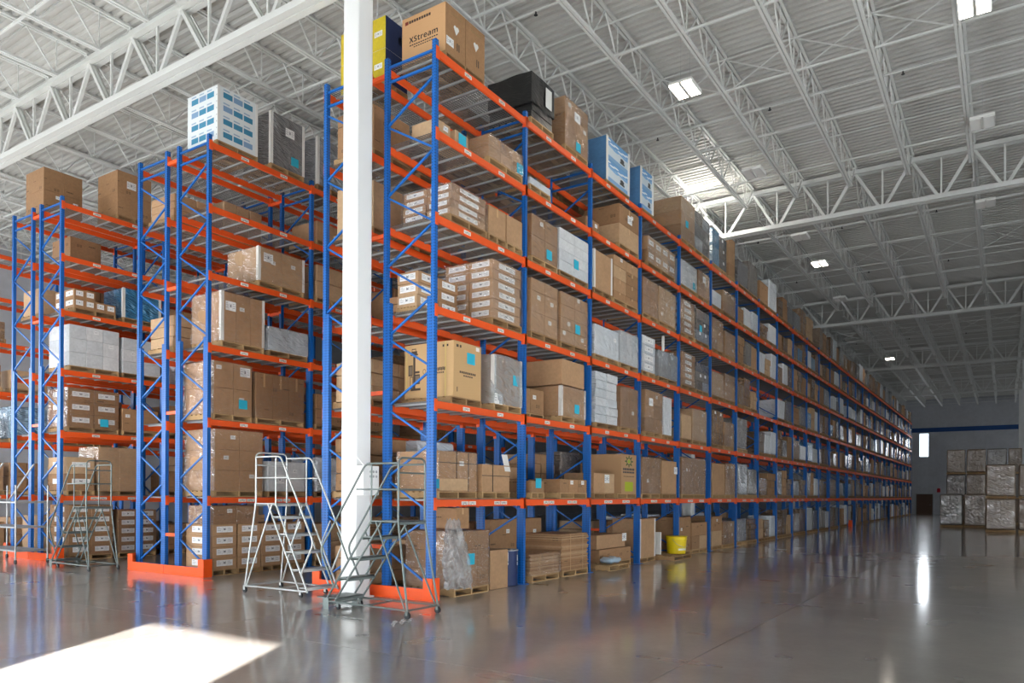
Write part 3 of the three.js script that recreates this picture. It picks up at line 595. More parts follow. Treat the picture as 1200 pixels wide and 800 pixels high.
  goods('A', 3, 5.85, 7.15, 5.78, { n: [2, 1, 1], mat: WHITEFILM, desc: 'pair of white wrapped boxes' });
  goods('A', 3, 7.25, 8.35, 5.88, { n: [3, 1, 1], mat: WHITEBOX, film: 1, desc: 'white slabs wrapped on a pallet' });
  goods('A', 3, 8.6, 9.45, 6.02, { n: [1, 4, 1], mat: WHITEFILM, ...W, desc: 'white labelled carton stack' });
  { const t = goods('A', 3, 9.7, 11.1, 5.8, { n: [2, 2, 1], mat: GREYFILM, film: 2, desc: 'grey film bundle with a white post', name: 'wrapped_load' }); mesh('white_post', RB(-0.5, -0.42, 0.7, 1.12, 0.0, 0.06), M.paper, t); }
  goods('A', 3, 11.45, 12.6, 6.05, { n: [1, 5, 1], ...W, film: 1, desc: 'labelled brown carton stack' }); goods('A', 3, 12.7, 13.9, 5.92, { n: [2, 3, 1], mat: GREYFILM, desc: 'grey film-wrapped load', name: 'wrapped_load' });
  goods('A', 3, 14.2, 15.4, 5.85, cartonsFilm([2, 2, 1], { same: 3 })); goods('A', 3, 15.5, 16.7, 5.95, cartonsFilm([2, 3, 1]));

  // second shelf: the carton with the machine drawing, then the grey-brown wrapped carton
  {
    const hex = '#c9a473';
    const draw = (end) => canvas(end ? 768 : 512, 512, (c, w, h) => {
      c.fillStyle = hex; c.fillRect(0, 0, w, h); c.fillStyle = 'rgba(120,85,50,.12)'; for (let i = 0; i < 90; i++) c.fillRect((i * 131) % w, (i * 67) % h, 60, 1);
      c.fillStyle = '#d9c46a'; if (end) { c.fillRect(28, 40, 10, 400); c.fillRect(640, 0, 10, h); } c.fillStyle = '#4a3d33'; c.strokeStyle = '#4a3d33';
      if (end) {                                                            // line drawing of a bench drill, turned bottle-up as printed
        c.fillRect(110, 60, 90, 26); c.fillRect(96, 86, 118, 14); c.fillRect(138, 96, 34, 320); c.fillRect(60, 190, 70, 100); c.fillRect(160, 250, 80, 20); c.fillRect(160, 280, 84, 92); c.fillRect(96, 410, 160, 22); c.lineWidth = 8; c.strokeRect(118, 40, 60, 30); c.strokeRect(90, 300, 40, 110);
        c.fillStyle = '#7a6a58'; c.fillRect(70, 200, 50, 80); c.fillRect(172, 292, 60, 70);
        c.lineWidth = 5; c.strokeStyle = '#4a3d33'; c.beginPath(); c.arc(316, 262, 22, 0, 7); c.stroke(); c.fillStyle = '#3a312a'; for (let i = 0; i < 9; i++) c.fillRect(430 + i * 24, 236 - (i % 2) * 3, 18, 30); for (let i = 0; i < 8; i++) c.fillRect(452 + i * 22, 276, 14, 16);
        c.fillRect(600, 30, 24, 20); c.fillRect(664, 30, 24, 20);
      } else { for (let i = 0; i < 9; i++) c.fillRect(110 + i * 34, 268, 26, 20); for (let i = 0; i < 5; i++) c.fillRect(180 + i * 36, 300, 26, 14); c.fillRect(50, 30, 40, 24); c.fillRect(110, 30, 30, 24); c.fillRect(60, 420, 14, 44); }
    });
    const w = 0.82, h = 0.98, d = 1.12, t = thing('printed_carton', 'large tan carton with a machine drawing printed on its end, second shelf', 'carton', [0.99, yOf(2) + 0.13, -0.03], 'goods on the racks');
    pallet(0.5, 1.42, yOf(2), 0.03, 1.15, true, 'wooden pallet under the tan carton with a machine drawing');
    const k = std({ color: new THREE.Color(hex), roughness: 0.78 });
    mesh('carton', new THREE.BoxGeometry(w, h, d).translate(0, h / 2, -d / 2), [k, std({ map: draw(true), roughness: 0.78 }), k, k, std({ map: draw(false), roughness: 0.78 }), k], t);
    mesh('cyan_sticker', face(0.24, 0.2, 0.1, 0.72, 0.002), M.cyan, t); mesh('paper_label', face(0.1, 0.07, 0.3, 0.92, 0.002), M.paper, t);
  }
  goods('A', 2, 1.75, 2.7, 4.4, { n: [1, 1, 1], same: 2, film: 2, posts: true, cyan: 0.78, cyanY: 0.55, note: 0.14, noteY: 0.1, desc: 'grey-brown carton under milky film' });
  goods('A', 2, 4.3, 5.4, 4.14, { n: [1, 1, 1], same: 1, film: 1, cyan: 0.62, cyanY: 0.3, posts: true, desc: 'brown carton with cyan sticker below another' });
  goods('A', 2, 4.32, 5.35, 4.72, { n: [1, 1, 1], pallet: false, lift: 0.81, same: 1, depth: 1.0, desc: 'plain brown carton stacked on another' });
  goods('A', 2, 3.0, 4.1, 4.0, { n: [2, 1, 1], same: 4, depth: 0.8, set: 0.3, desc: 'low brown carton pair, set back' });
  goods('A', 2, 5.95, 7.15, 4.7, { n: [2, 6, 1], mat: WHITEFILM, ragged: true, desc: 'tall stack of flat white parcels' });
  goods('A', 2, 7.3, 8.35, 4.5, cartonsFilm([2, 2, 1], { same: 4 }));
  goods('A', 2, 8.8, 10.0, 4.6, cartonsFilm([2, 3, 1], { note: 0.3 })); goods('A', 2, 10.1, 10.7, 4.55, { n: [1, 1, 1], mat: WHITEFILM, desc: 'narrow white wrapped load' });
  goods('A', 2, 11.5, 12.3, 4.2, { n: [1, 1, 1], depth: 0.8, desc: 'single brown carton' }); goods('A', 2, 12.4, 13.7, 4.45, cartonsFilm([2, 2, 1], { same: 3 }));
  goods('A', 2, 14.25, 15.4, 4.6, { n: [2, 3, 1], mat: KRAFTFILM, desc: 'shiny film-wrapped brown load', name: 'wrapped_load' }); goods('A', 2, 15.5, 16.6, 4.3, cartonsFilm([2, 2, 1]));

  // first shelf
  {
    const strap = (t, W, Hh, xs, ys) => { const g = []; for (const x of xs) g.push(B(x - 0.006, x + 0.006, 0.002, Hh + 0.006, -0.002, 0.006), B(x - 0.006, x + 0.006, Hh, Hh + 0.006, -1, 0.006)); for (const y of ys) g.push(B(-W / 2 - 0.004, W / 2 + 0.004, y - 0.006, y + 0.006, -0.002, 0.006)); mesh('strapping', merge(g), M.rubber, t); };
    let t = goods('A', 1, 0.28, 1.42, 2.53, { n: [1, 1, 1], same: 1, depth: 0.95, set: 0.12, film: 1, desc: 'strapped brown carton under film' }); strap(t, 1.14, 0.7, [-0.05, 0.3], [0.5]);
    t = goods('A', 1, 1.5, 2.42, 2.34, { n: [1, 1, 1], same: 1, depth: 0.9, set: 0.06, desc: 'strapped brown carton with white sheet' }); strap(t, 0.92, 0.51, [-0.12], [0.3]);
    mesh('white_sheet', new THREE.PlaneGeometry(0.2, 0.34, 3, 5).rotateX(-0.25).translate(0.36, 0.56, -0.02), M.paper, t);
    t = goods('A', 1, 0.14, 0.95, 2.05, { pallet: false, set: -0.03, depth: 0.12, lift: 0.135, desc: 'narrow tan carton with cyan end sticker', name: 'loose_carton', category: 'carton', same: 3 });
    mesh('cyan_sticker', face(0.11, 0.16, -0.404, 0.12, -0.065, -Math.PI / 2), M.cyan, t);
  }
  goods('A', 1, 3.1, 3.6, 2.06, { n: [1, 1, 1], depth: 0.6, mat: KRAFT, desc: 'small brown carton with cyan bag', cyan: 0.5, cyanY: 0.8 });
  goods('A', 1, 4.25, 5.5, 2.12, { n: [3, 1, 1], depth: 0.8, desc: 'row of low brown cartons' });
  goods('A', 1, 5.85, 6.95, 2.3, { n: [2, 1, 1], depth: 0.8, desc: 'low brown cartons', note: 0.6 });
  { // tall carton with green emblem
    const pr = canvas(256, 448, (c, w, h) => { c.fillStyle = '#b48f68'; c.fillRect(0, 0, w, h); c.strokeStyle = '#3f5a2c'; c.lineWidth = 10; c.beginPath(); c.arc(128, 80, 38, 0, 7); c.stroke(); c.fillStyle = '#3f5a2c'; for (let i = 0; i < 8; i++) { const t = i * Math.PI / 4; c.beginPath(); c.ellipse(128 + 54 * Math.cos(t), 80 + 54 * Math.sin(t), 16, 9, t, 0, 7); c.fill(); } c.fillStyle = '#8fae2e'; c.beginPath(); c.arc(128, 80, 22, 0, 7); c.fill(); c.fillStyle = '#2d3440'; for (let i = 0; i < 9; i++) { c.fillRect(28 + i * 22, 158, 17, 26); c.fillRect(28 + i * 22, 196, 17, 20); } for (let i = 0; i < 9; i++) c.fillRect(36 + i * 21, 250, 15, 8); c.fillStyle = '#a9b62c'; c.fillRect(60, 316, 140, 108); });
    const k = std({ color: 0xb48f68, roughness: 0.78 }), t = thing('printed_carton', 'tall brown carton with a green emblem and yellow patch, first shelf', 'carton', [7.88, yOf(1) + 0.13, -0.02], 'goods on the racks');
    mesh('carton', new THREE.BoxGeometry(0.9, 0.99, 0.9).translate(0, 0.495, -0.45), [k, k, k, k, std({ map: pr, roughness: 0.78 }), k], t);
    pallet(7.2, 8.34, yOf(1), 0.02, 1.0, true, 'wooden pallet under the green emblem carton');
  }
  goods('A', 1, 8.6, 9.85, 2.8, cartonsFilm([1, 1, 1], { same: 4, n: [2, 2, 1] })); goods('A', 1, 10.0, 11.1, 2.76, { n: [1, 1, 1], same: 1, note: 0.9, desc: 'plain tall brown carton' });
  goods('A', 1, 11.5, 13.6, 2.92, { n: [2, 1, 1], same: 4, film: 1, desc: 'wide film-wrapped brown cartons with glare' });
  goods('A', 1, 14.3, 15.6, 2.85, { n: [1, 1, 1], same: 1, desc: 'large plain brown carton' }); goods('A', 1, 15.65, 16.75, 2.9, cartonsFilm([2, 2, 1]));

  // floor level
  {
    const t = goods('A', 0, 0.46, 1.5, 1.13, { n: [3, 3, 1], film: 1, cyan: 0.45, cyanY: 0.5, same: 4, set: -0.1, depth: 1.1, desc: 'film-wrapped brown carton load beside the corner post' });
    // loose crumpled film hanging down the corner
    const g = new THREE.PlaneGeometry(0.62, 1.2, 24, 34), p = g.attributes.position;
    for (let i = 0; i < p.count; i++) { const x = p.getX(i), y = p.getY(i), s = 1 - 0.75 * Math.max(0, (y + 0.1)) ; p.setXYZ(i, x * Math.max(0.2, s) + 0.012 * Math.sin(y * 31 + x * 9) - 0.1 * (y + 0.5), y + 0.02 * Math.sin(x * 37), 0.03 * Math.sin(x * 38 + y * 11) + 0.02 * Math.cos(y * 23 + x * 29) + 0.012 * Math.sin(y * 57 - x * 71)); }
    g.computeVertexNormals();
    const m = mesh('loose_film', metreUV(g), M.milky, t); m.position.set(-0.5, 0.62, 0.07); m.rotation.y = -0.7; m.scale.x = 0.8;
    goods('A', 0, 0.62, 1.0, 1.54, { pallet: false, lift: 1.165, depth: 0.6, tape: true, same: 2, desc: 'small carton on the wrapped load', name: 'loose_carton', category: 'carton' });
  }
  goods('A', 0, 1.6, 2.2, 0.74, { pallet: false, depth: 0.75, set: -0.06, same: 1, desc: 'plain brown carton standing on the floor', name: 'loose_carton', category: 'carton' });
  goods('A', 0, 1.55, 2.75, 1.0, { n: [1, 1, 1], depth: 0.3, set: 0.76, same: 4, desc: 'brown carton behind the blue drum' });
  {
    const t = thing('steel_drum', 'dark blue drum with a white torn label under the first shelf', 'drum', [2.47, 0.001, -0.2]);
    const pts = [[0, 0], [0.25, 0], [0.262, 0.012], [0.255, 0.03], [0.255, 0.23], [0.264, 0.245], [0.255, 0.26], [0.255, 0.46], [0.264, 0.475], [0.255, 0.49], [0.255, 0.66], [0.264, 0.68], [0.25, 0.69], [0, 0.675]].map(([x, y]) => new THREE.Vector2(x, y));
    mesh('drum_shell', new THREE.LatheGeometry(pts, 40), M.barrel, t); mesh('lid_ring', new THREE.TorusGeometry(0.258, 0.012, 8, 40).rotateX(Math.PI / 2).translate(0, 0.69, 0), M.zinc, t);
    mesh('torn_label', new THREE.CylinderGeometry(0.2575, 0.2575, 0.2, 12, 1, true, 0.2, 0.3).translate(0, 0.5, 0), M.paper, t); mesh('torn_label', new THREE.CylinderGeometry(0.2575, 0.2575, 0.24, 12, 1, true, -0.95, 0.25).translate(0, 0.54, 0), M.paper, t);
    mesh('bung', cyl(0.03, 0.03, 0.03, 0.1, 0.675, 0.08), M.zinc, t);
  }
  const flatStack = (a0, a1, top, label, film) => {
    const t = thing('cardboard_bundle', label, 'cardboard', [(a0 + a1) / 2, 0.131, 0.04], 'flattened cardboard bundles');
    pallet(a0 + 0.05, a1 - 0.05, 0.001, -0.04, 0.96, true, `wooden pallet on the floor under the ${label}`);
    const n = Math.round((top - 0.131) / 0.024), W = a1 - a0;
    for (let i = 0; i < n; i++) { const e = rr(-0.03, 0.03); mesh('cardboard_sheet', B(-W / 2 + Math.abs(e), W / 2 - rr(0, 0.05), i * 0.024, i * 0.024 + 0.021, -0.98 + rr(0, 0.04), -rr(0, 0.04)), pick(KRAFT), t); }
    if (film) mesh('stretch_film', filmShell(-W / 2 - 0.01, W / 2 + 0.01, 0, n * 0.024 + 0.01, -1, 0.01), M.film, t);
    for (const x of [-W * 0.2, W * 0.25]) mesh('strapping', B(x, x + 0.014, 0, n * 0.024 + 0.004, 0.002, 0.006), M.tape, t);
  };
  flatStack(3.05, 4.25, 0.56, 'low bundle of flattened cardboard wrapped in film', true);
  flatStack(4.32, 5.58, 0.92, 'tall bundle of flattened cardboard sheets', false);
  goods('A', 0, 3.1, 5.2, 1.25, { n: [2, 1, 1], depth: 0.25, set: 0.98 - 0.2 + 0.22, pallet: false, same: 4, desc: 'brown cartons behind the cardboard bundles', name: 'loose_carton', category: 'carton' });
  goods('A', 0, 6.4, 8.2, 0.46, { n: [2, 1, 1], same: 2, depth: 0.7, set: 0.1, desc: 'pair of low brown cartons' });
  goods('A', 0, 6.35, 7.95, 0.81, { pallet: false, lift: 0.47, n: [1, 1, 1], same: 1, depth: 0.6, set: 0.15, note: 0.95, desc: 'long brown carton lying on two others', name: 'loose_carton', category: 'carton' });
  {
    const g = new THREE.SphereGeometry(0.5, 24, 14), p = g.attributes.position;
    for (let i = 0; i < p.count; i++) { const x = p.getX(i), y = p.getY(i), z = p.getZ(i); p.setXYZ(i, Math.sign(x) * Math.pow(Math.abs(x) * 2, 0.6) / 2 * 0.62, y * 0.16 + 0.012 * Math.sin(x * 17 + z * 11) + 0.09, Math.sign(z) * Math.pow(Math.abs(z) * 2, 0.6) / 2 * 0.4); }
    g.computeVertexNormals();
    one('plastic_bag', metreUV(g), phys({ color: 0xa9c3d6, roughness: 0.3, clearcoat: 0.8, bumpMap: wrinkleTex, bumpScale: 0.02 }), 'pale blue plastic bag lying on a low pallet at the aisle edge', 'bag', [6.55, 0.14, 0.12]);
    pallet(6.1, 7.2, 0.001, -0.3, 0.06, true, 'low wooden pallet under the pale blue bag');
  }
  goods('A', 0, 8.5, 9.55, 1.16, { n: [2, 1, 1], same: 1, depth: 0.8, set: 0.0, posts: true, desc: 'tall brown cartons by the post' });
  one('white_board', RB(-0.02, 0.02, 0, 0.62, -0.5, 0, 0.005), M.paper, 'upright white board between tall cartons and the yellow bucket', 'board', [9.95, 0.14, 0.02]);
  {
    pallet(9.7, 11.05, 0.001, -0.5, 0.55, true, 'wooden pallet under the yellow bucket');
    const t = thing('plastic_bucket', 'yellow plastic bucket with a grey label on a pallet', 'bucket', [10.72, 0.13, 0.17]);
    const pts = [[0, 0.004], [0.245, 0], [0.255, 0.02], [0.285, 0.4], [0.298, 0.405], [0.298, 0.43], [0.29, 0.435], [0.292, 0.47], [0.303, 0.475], [0.303, 0.495], [0.29, 0.5], [0, 0.495]].map(([x, y]) => new THREE.Vector2(x, y));
    mesh('bucket_shell', new THREE.LatheGeometry(pts, 40), M.bucket, t); mesh('paper_label', new THREE.CylinderGeometry(0.273, 0.262, 0.17, 24, 1, true, -1.0, 2.0).translate(0, 0.19, 0), labelMat, t);
    mesh('wire_handle', pipe([V(-0.3, 0.42, 0), V(-0.31, 0.3, 0.1), V(-0.2, 0.2, 0.27), V(0.2, 0.2, 0.27), V(0.31, 0.3, 0.1), V(0.3, 0.42, 0)], 0.005, 0.1, 6), M.zinc, t);
  }
  goods('A', 0, 11.35, 12.3, 1.14, { n: [2, 1, 1], same: 4, desc: 'tall brown cartons' }); goods('A', 0, 12.4, 13.8, 0.95, { n: [2, 2, 1], desc: 'brown carton pile' });
  goods('A', 0, 14.3, 15.3, 1.1, { n: [1, 2, 1], desc: 'brown carton pair' }); goods('A', 0, 15.4, 16.7, 0.9, { n: [2, 2, 1], film: 1, desc: 'film-wrapped floor load' });
}

// ---- middle rack, near bays
{
  const bl = canvas(256, 256, (c, w, h) => { c.fillStyle = '#dde2e2'; c.fillRect(0, 0, w, h); for (let j = 0; j < 4; j++) for (let i = 0; i < 3; i++) { c.fillStyle = (i + j) % 4 === 1 ? '#7f9fc0' : '#3f87a8'; c.fillRect(34 + i * 66, 22 + j * 62, 58, 26); c.fillStyle = '#9fb6c8'; c.fillRect(34 + i * 66, 8 + j * 62, 40, 7); } c.fillStyle = '#8a8f94'; for (let j = 0; j < 8; j++) c.fillRect(244, 10 + j * 31, 5, 6); });
  const bm = std({ map: bl, roughness: 0.6 }), t = thing('printed_load', 'white carton load with rows of blue print, corner of middle rack top', 'cartons', [0.73, yOf(6) + 0.13, -P - 0.03], 'goods on the racks');
  pallet(0.2, 1.26, yOf(6), P + 0.03, P + 1.1, true, 'wooden pallet under the white and blue carton load');
  mesh('carton', new THREE.BoxGeometry(1.02, 1.18, 1.08).translate(0, 0.59, -0.54), [WHITEBOX[0], bm, WHITEBOX[0], WHITEBOX[0], bm, WHITEBOX[0]], t);
  for (const x of [-0.52, 0.46]) mesh('corner_board', B(x, x + 0.06, 0, 1.19, 0.001, 0.007), M.paper, t);
  goods('C', 6, 1.58, 2.56, 10.58, { n: [2, 1, 1], mat: [GREYFILM[1], GREYFILM[1]], posts: true, note: 0.55, cyan: 0.7, cyanY: 0.2, desc: 'grey film-wrapped load with cyan sticker', name: 'wrapped_load' });
  goods('C', 6, 2.98, 3.9, 10.55, { n: [1, 1, 1], mat: [GREYFILM[2]], posts: true, desc: 'grey wrapped load', name: 'wrapped_load' });
  goods('C', 4, 1.25, 2.58, 7.38, { n: [2, 1, 2], same: 3, film: 1, posts: true, note: 0.2, depth: 1.1, desc: 'low wide film-wrapped brown load' });
  goods('C', 3, 0.3, 1.42, 6.15, { n: [3, 1, 1], same: 1, posts: true, depth: 1.06, note: 0.2, film: 1, desc: 'three upright brown cartons with white edge boards' });
  goods('C', 3, 1.55, 2.7, 5.62, { n: [2, 2, 2], mat: WHITEFILM, film: 2, desc: 'low silvery film-wrapped load', name: 'wrapped_load' });
  goods('C', 2, 0.12, 1.1, 4.62, { n: [2, 2, 1], same: 1, film: 1, cyan: 0.75, cyanY: 0.22, note: 0.8, noteY: 0.85, depth: 1.06, desc: 'large wrapped brown cartons with cyan sticker' });
  goods('C', 2, 1.2, 2.6, 4.52, { n: [3, 1, 1], same: 4, film: 1, tape: true, desc: 'brown carton row with trailing film' });
  goods('C', 1, 0.15, 1.4, 3.16, { n: [2, 3, 1], same: 1, film: 1, depth: 1.06, desc: 'tall film-wrapped brown carton block' });
  goods('C', 1, 1.55, 2.65, 2.52, { n: [2, 1, 1], mat: WHITEBOX, note: 0.3, noteY: 0.4, desc: 'white boxes behind the light ladder' });
  for (const [i, a] of [[0, 0.11], [1, 0.75], [2, 1.39], [3, 2.03]]) goods('C', 0, a, a + 0.61, 1.1, { n: [1, 4, 1], ...W, same: 1, depth: 0.95, desc: `column of flat labelled cartons` });
  goods('C', 0, 0.13, 1.3, 1.5, { pallet: false, lift: 1.1, n: [2, 1, 1], film: 1, same: 4, depth: 0.9, desc: 'wrapped brown cartons on the labelled ones' });
  // left rack
  goods('F', 6, 1.42, 2.4, 10.6, { n: [1, 2, 1], same: 2, even: false, note: 0.4, desc: 'tall brown carton pair' });
  goods('K', 6, 0.24, 1.27, 10.6, { n: [2, 2, 1], same: 4, desc: 'brown cartons with yellow labels', posts: false });
  goods('K', 5, 0.94, 1.8, 8.92, { n: [1, 1, 1], same: 4, desc: 'single brown carton' });
  goods('F', 4, 0.3, 1.4, 7.1, { n: [4, 2, 2], drop: 2, ...W, same: 2, desc: 'small labelled cartons on a pallet' });
  { goods('F', 4, 1.6, 2.7, 7.42, { n: [1, 1, 1], mat: phys({ color: 0x1d7fb0, roughness: 0.4, ...film0 }), posts: true, desc: 'bright blue wrapped box', name: 'wrapped_load' }); }
  goods('F', 3, 0.18, 1.5, 6.15, { n: [3, 3, 2], mat: WHITEBOX, depth: 1.06, desc: 'block of white cartons' }); goods('F', 3, 1.6, 2.7, 6.05, { n: [2, 3, 1], mat: WHITEBOX, desc: 'block of white cartons' });
  goods('F', 2, 0.15, 1.5, 4.5, { n: [2, 3, 1], ...W, same: 4, film: 1, cyan: 0.7, cyanY: 0.15, desc: 'film-wrapped labelled brown cartons' }); goods('F', 2, 1.6, 2.65, 4.1, { n: [2, 1, 1], same: 2, desc: 'low brown cartons' });
  goods('F', 1, 0.15, 0.85, 2.7, { n: [1, 2, 1], ...W, desc: 'labelled brown cartons' }); goods('F', 1, 0.95, 2.1, 3.0, { n: [2, 1, 1], same: 3, film: 1, desc: 'wrapped brown cartons' });
  goods('F', 0, 0.2, 1.35, 1.45, { n: [2, 5, 1], ...W, same: 4, desc: 'tall pile of flat labelled cartons' }); goods('F', 0, 1.5, 2.6, 1.3, { n: [2, 5, 1], ...W, film: 1, same: 4, desc: 'wrapped pile of flat labelled cartons' });
}

// ---- everything further back: one mesh per load, from a few shapes
const blocks = [];
for (const [nx, ny] of [[1, 1], [2, 2], [2, 3], [3, 3], [1, 3], [3, 4], [2, 1], [1, 2]]) {
  const l = []; for (let i = 0; i < nx; i++) for (let j = 0; j < ny; j++) l.push(RB(-0.5 + i / nx + 0.006, -0.5 + (i + 1) / nx - 0.006, j / ny + 0.004, (j + 1) / ny - 0.006, -1 + rr(0, 0.03), -rr(0, 0.05), 0.02));
  blocks.push(merge(l));
}
const blobs = [];                                                       // film-wrapped loads with a bulging, creased skin
for (let v = 0; v < 4; v++) {
  const g = new RoundedBoxGeometry(1, 1, 1, 5, 0.06).translate(0, 0.5, -0.5), p = g.attributes.position;
  for (let i = 0; i < p.count; i++) { const x = p.getX(i), y = p.getY(i), z = p.getZ(i), k = 0.018 * Math.sin(y * 23 + v * 2) + 0.012 * Math.sin(x * 19 + z * 13 + y * 9 + v); p.setXYZ(i, x * (1 + k), y, -0.5 + (z + 0.5) * (1 + k)); }
  g.computeVertexNormals(); blobs.push(metreUV(g));
}
const KINDS = [
  ['carton_load', 'plain brown carton load', KRAFT, blocks, 26], ['wrapped_load', 'shiny wrapped brown load', KRAFTFILM, blocks, 30], ['wrapped_load', 'grey film-wrapped load', GREYFILM, blobs, 20],
  ['wrapped_load', 'whitish film-wrapped load', WHITEFILM, blobs, 13], ['carton_load', 'white carton load', WHITEBOX, blocks, 6], ['wrapped_load', 'pale blue wrapped load', BLUEFILM, blobs, 4]];
const total = KINDS.reduce((s, k) => s + k[4], 0);
function farLoad(row, tier, a0, a1, top, o = {}) {
  let q = rnd() * total, k = 0; while ((q -= KINDS[k][4]) > 0) k++;
  if (o.kind !== undefined) k = o.kind;
  const [name, desc, mats, geos] = KINDS[k], u0 = ROWS[row][0] - (row === 'B' ? -0.03 : 0.03), dep = o.depth ?? 1.0, y = yOf(tier), w = where(row, tier, (a0 + a1) / 2);
  pallet(a0, a1, y, u0, u0 + dep, false, `wooden pallet under the load, ${w}`);
  const m = one(name, pick(geos), pick(mats), `${desc}, ${w}`, name === 'carton_load' ? 'cartons' : 'load', [(a0 + a1) / 2, y + 0.13, -u0 - (o.in ?? 0)], 'goods on the racks');
  m.scale.set((a1 - a0) * 0.97, top - y - 0.13, dep * 0.95);
}
const MAXH = [1.35, 1.3, 1.3, 1.25, 1.15, 1.05, 1.35];
for (const [row, b0, b1] of [['B', 0, 8], ['C', 1, 3], ['E', 0, 2], ['F', 1, 3], ['K', 0, 2], ['N', 0, 2]]) for (let bay = b0; bay < b1; bay++) for (let tier = 0; tier <= 6; tier++) {
  if (row === 'B' && tier === 6 && bay < 1) continue;
  if (row === 'K' && tier >= 5 && bay === 0) continue;
  if (row === 'C' && tier === 6 && bay === 1) continue;
  if (['C', 'E', 'F', 'K', 'N'].includes(row) && tier >= 5 && rnd() < 0.7) continue;
  for (let i = 0; i < 2; i++) {
    const a0 = bay * BAY + 0.14 + i * 1.27; if (rnd() < (row === 'B' ? 0.12 : 0.22)) continue;
    farLoad(row, tier, a0, a0 + rr(1.0, 1.18), yOf(tier) + Math.min(MAXH[tier], 1.3) * rr(0.55, 0.95), { kind: rnd() < 0.6 ? 0 : undefined });
  }
}
for (let bay = 6; bay < 27; bay++) for (let tier = 0; tier <= 6; tier++) {
  let a = bay * BAY + 0.1; const end = (bay + 1) * BAY - 0.1, two = rnd() < 0.45;
  const n = two ? 2 : 3;
  for (let i = 0; i < n; i++) {
    const w = (end - a) / (n - i) - 0.05;
    const h = MAXH[tier] * rr(0.6, 0.98);
    if (rnd() > 0.05) farLoad('A', tier, a, a + w, yOf(tier) + h);
    a += w + 0.07;
  }
}
if (farPallets.length) { const m = mesh('wooden_pallets', merge(farPallets), M.woodOld, scene); m.userData = { label: 'wooden pallets under the most distant rack loads', category: 'pallets', kind: 'stuff' }; }

// ---------------------------------------------------------------- wrapped stacks on the floor at the right
{
  const put = (a, u, level, w, h, d, label, mat, y) => {
    const py = y; pallet2(a, u, py, w, d, `wooden pallet under ${label}`);
    const m = one('wrapped_load', blobs[(level + Math.round(u)) & 3], mat, label, 'load', [a + w / 2 - w / 2, py + 0.13, -u], 'wrapped loads stacked on the floor');
    m.rotation.y = Math.PI / 2; m.scale.set(w, h, d); m.position.set(a + d, py + 0.13, -u); m.position.x = a; m.rotation.y = -Math.PI / 2;
  };
  function pallet2(a, u, y, w, d, label) { const m = one('wooden_pallet', farPallet, M.wood, label, 'pallet', [a + d / 2, y, -u], 'wooden pallets on the floor'); m.scale.set(d, 1, w); }
  const g = [...STACKFILM, STACKFILM[0]];
  ['first', 'second'].forEach((o, i) => [0, 1].forEach((l) => put(36, -7.8 - i * 1.42, l, 1.3, 1.6, 1.2, `${l ? 'upper' : 'lower'} grey wrapped load, ${o} nearest stack by the right edge`, g[(i + l) % 2 ? 0 : 3], l * 1.735)));
  ['left', 'right'].forEach((o, i) => put(42, -5.3 - i * 1.22, 0, 1.14, 1.85, 1.2, `tall grey wrapped load, ${o} one of the single pair`, g[1 - i], 0));
  ['first', 'second', 'third', 'fourth'].forEach((o, i) => [0, 1, 2].forEach((l) => put(50, -5.15 - i * 1.18, l, 1.1, 1.55, 1.2, `grey-brown wrapped load, ${['bottom', 'middle', 'top'][l]} of the ${o} rear stack`, g[(i + l) % 3], l * 1.685)));
}

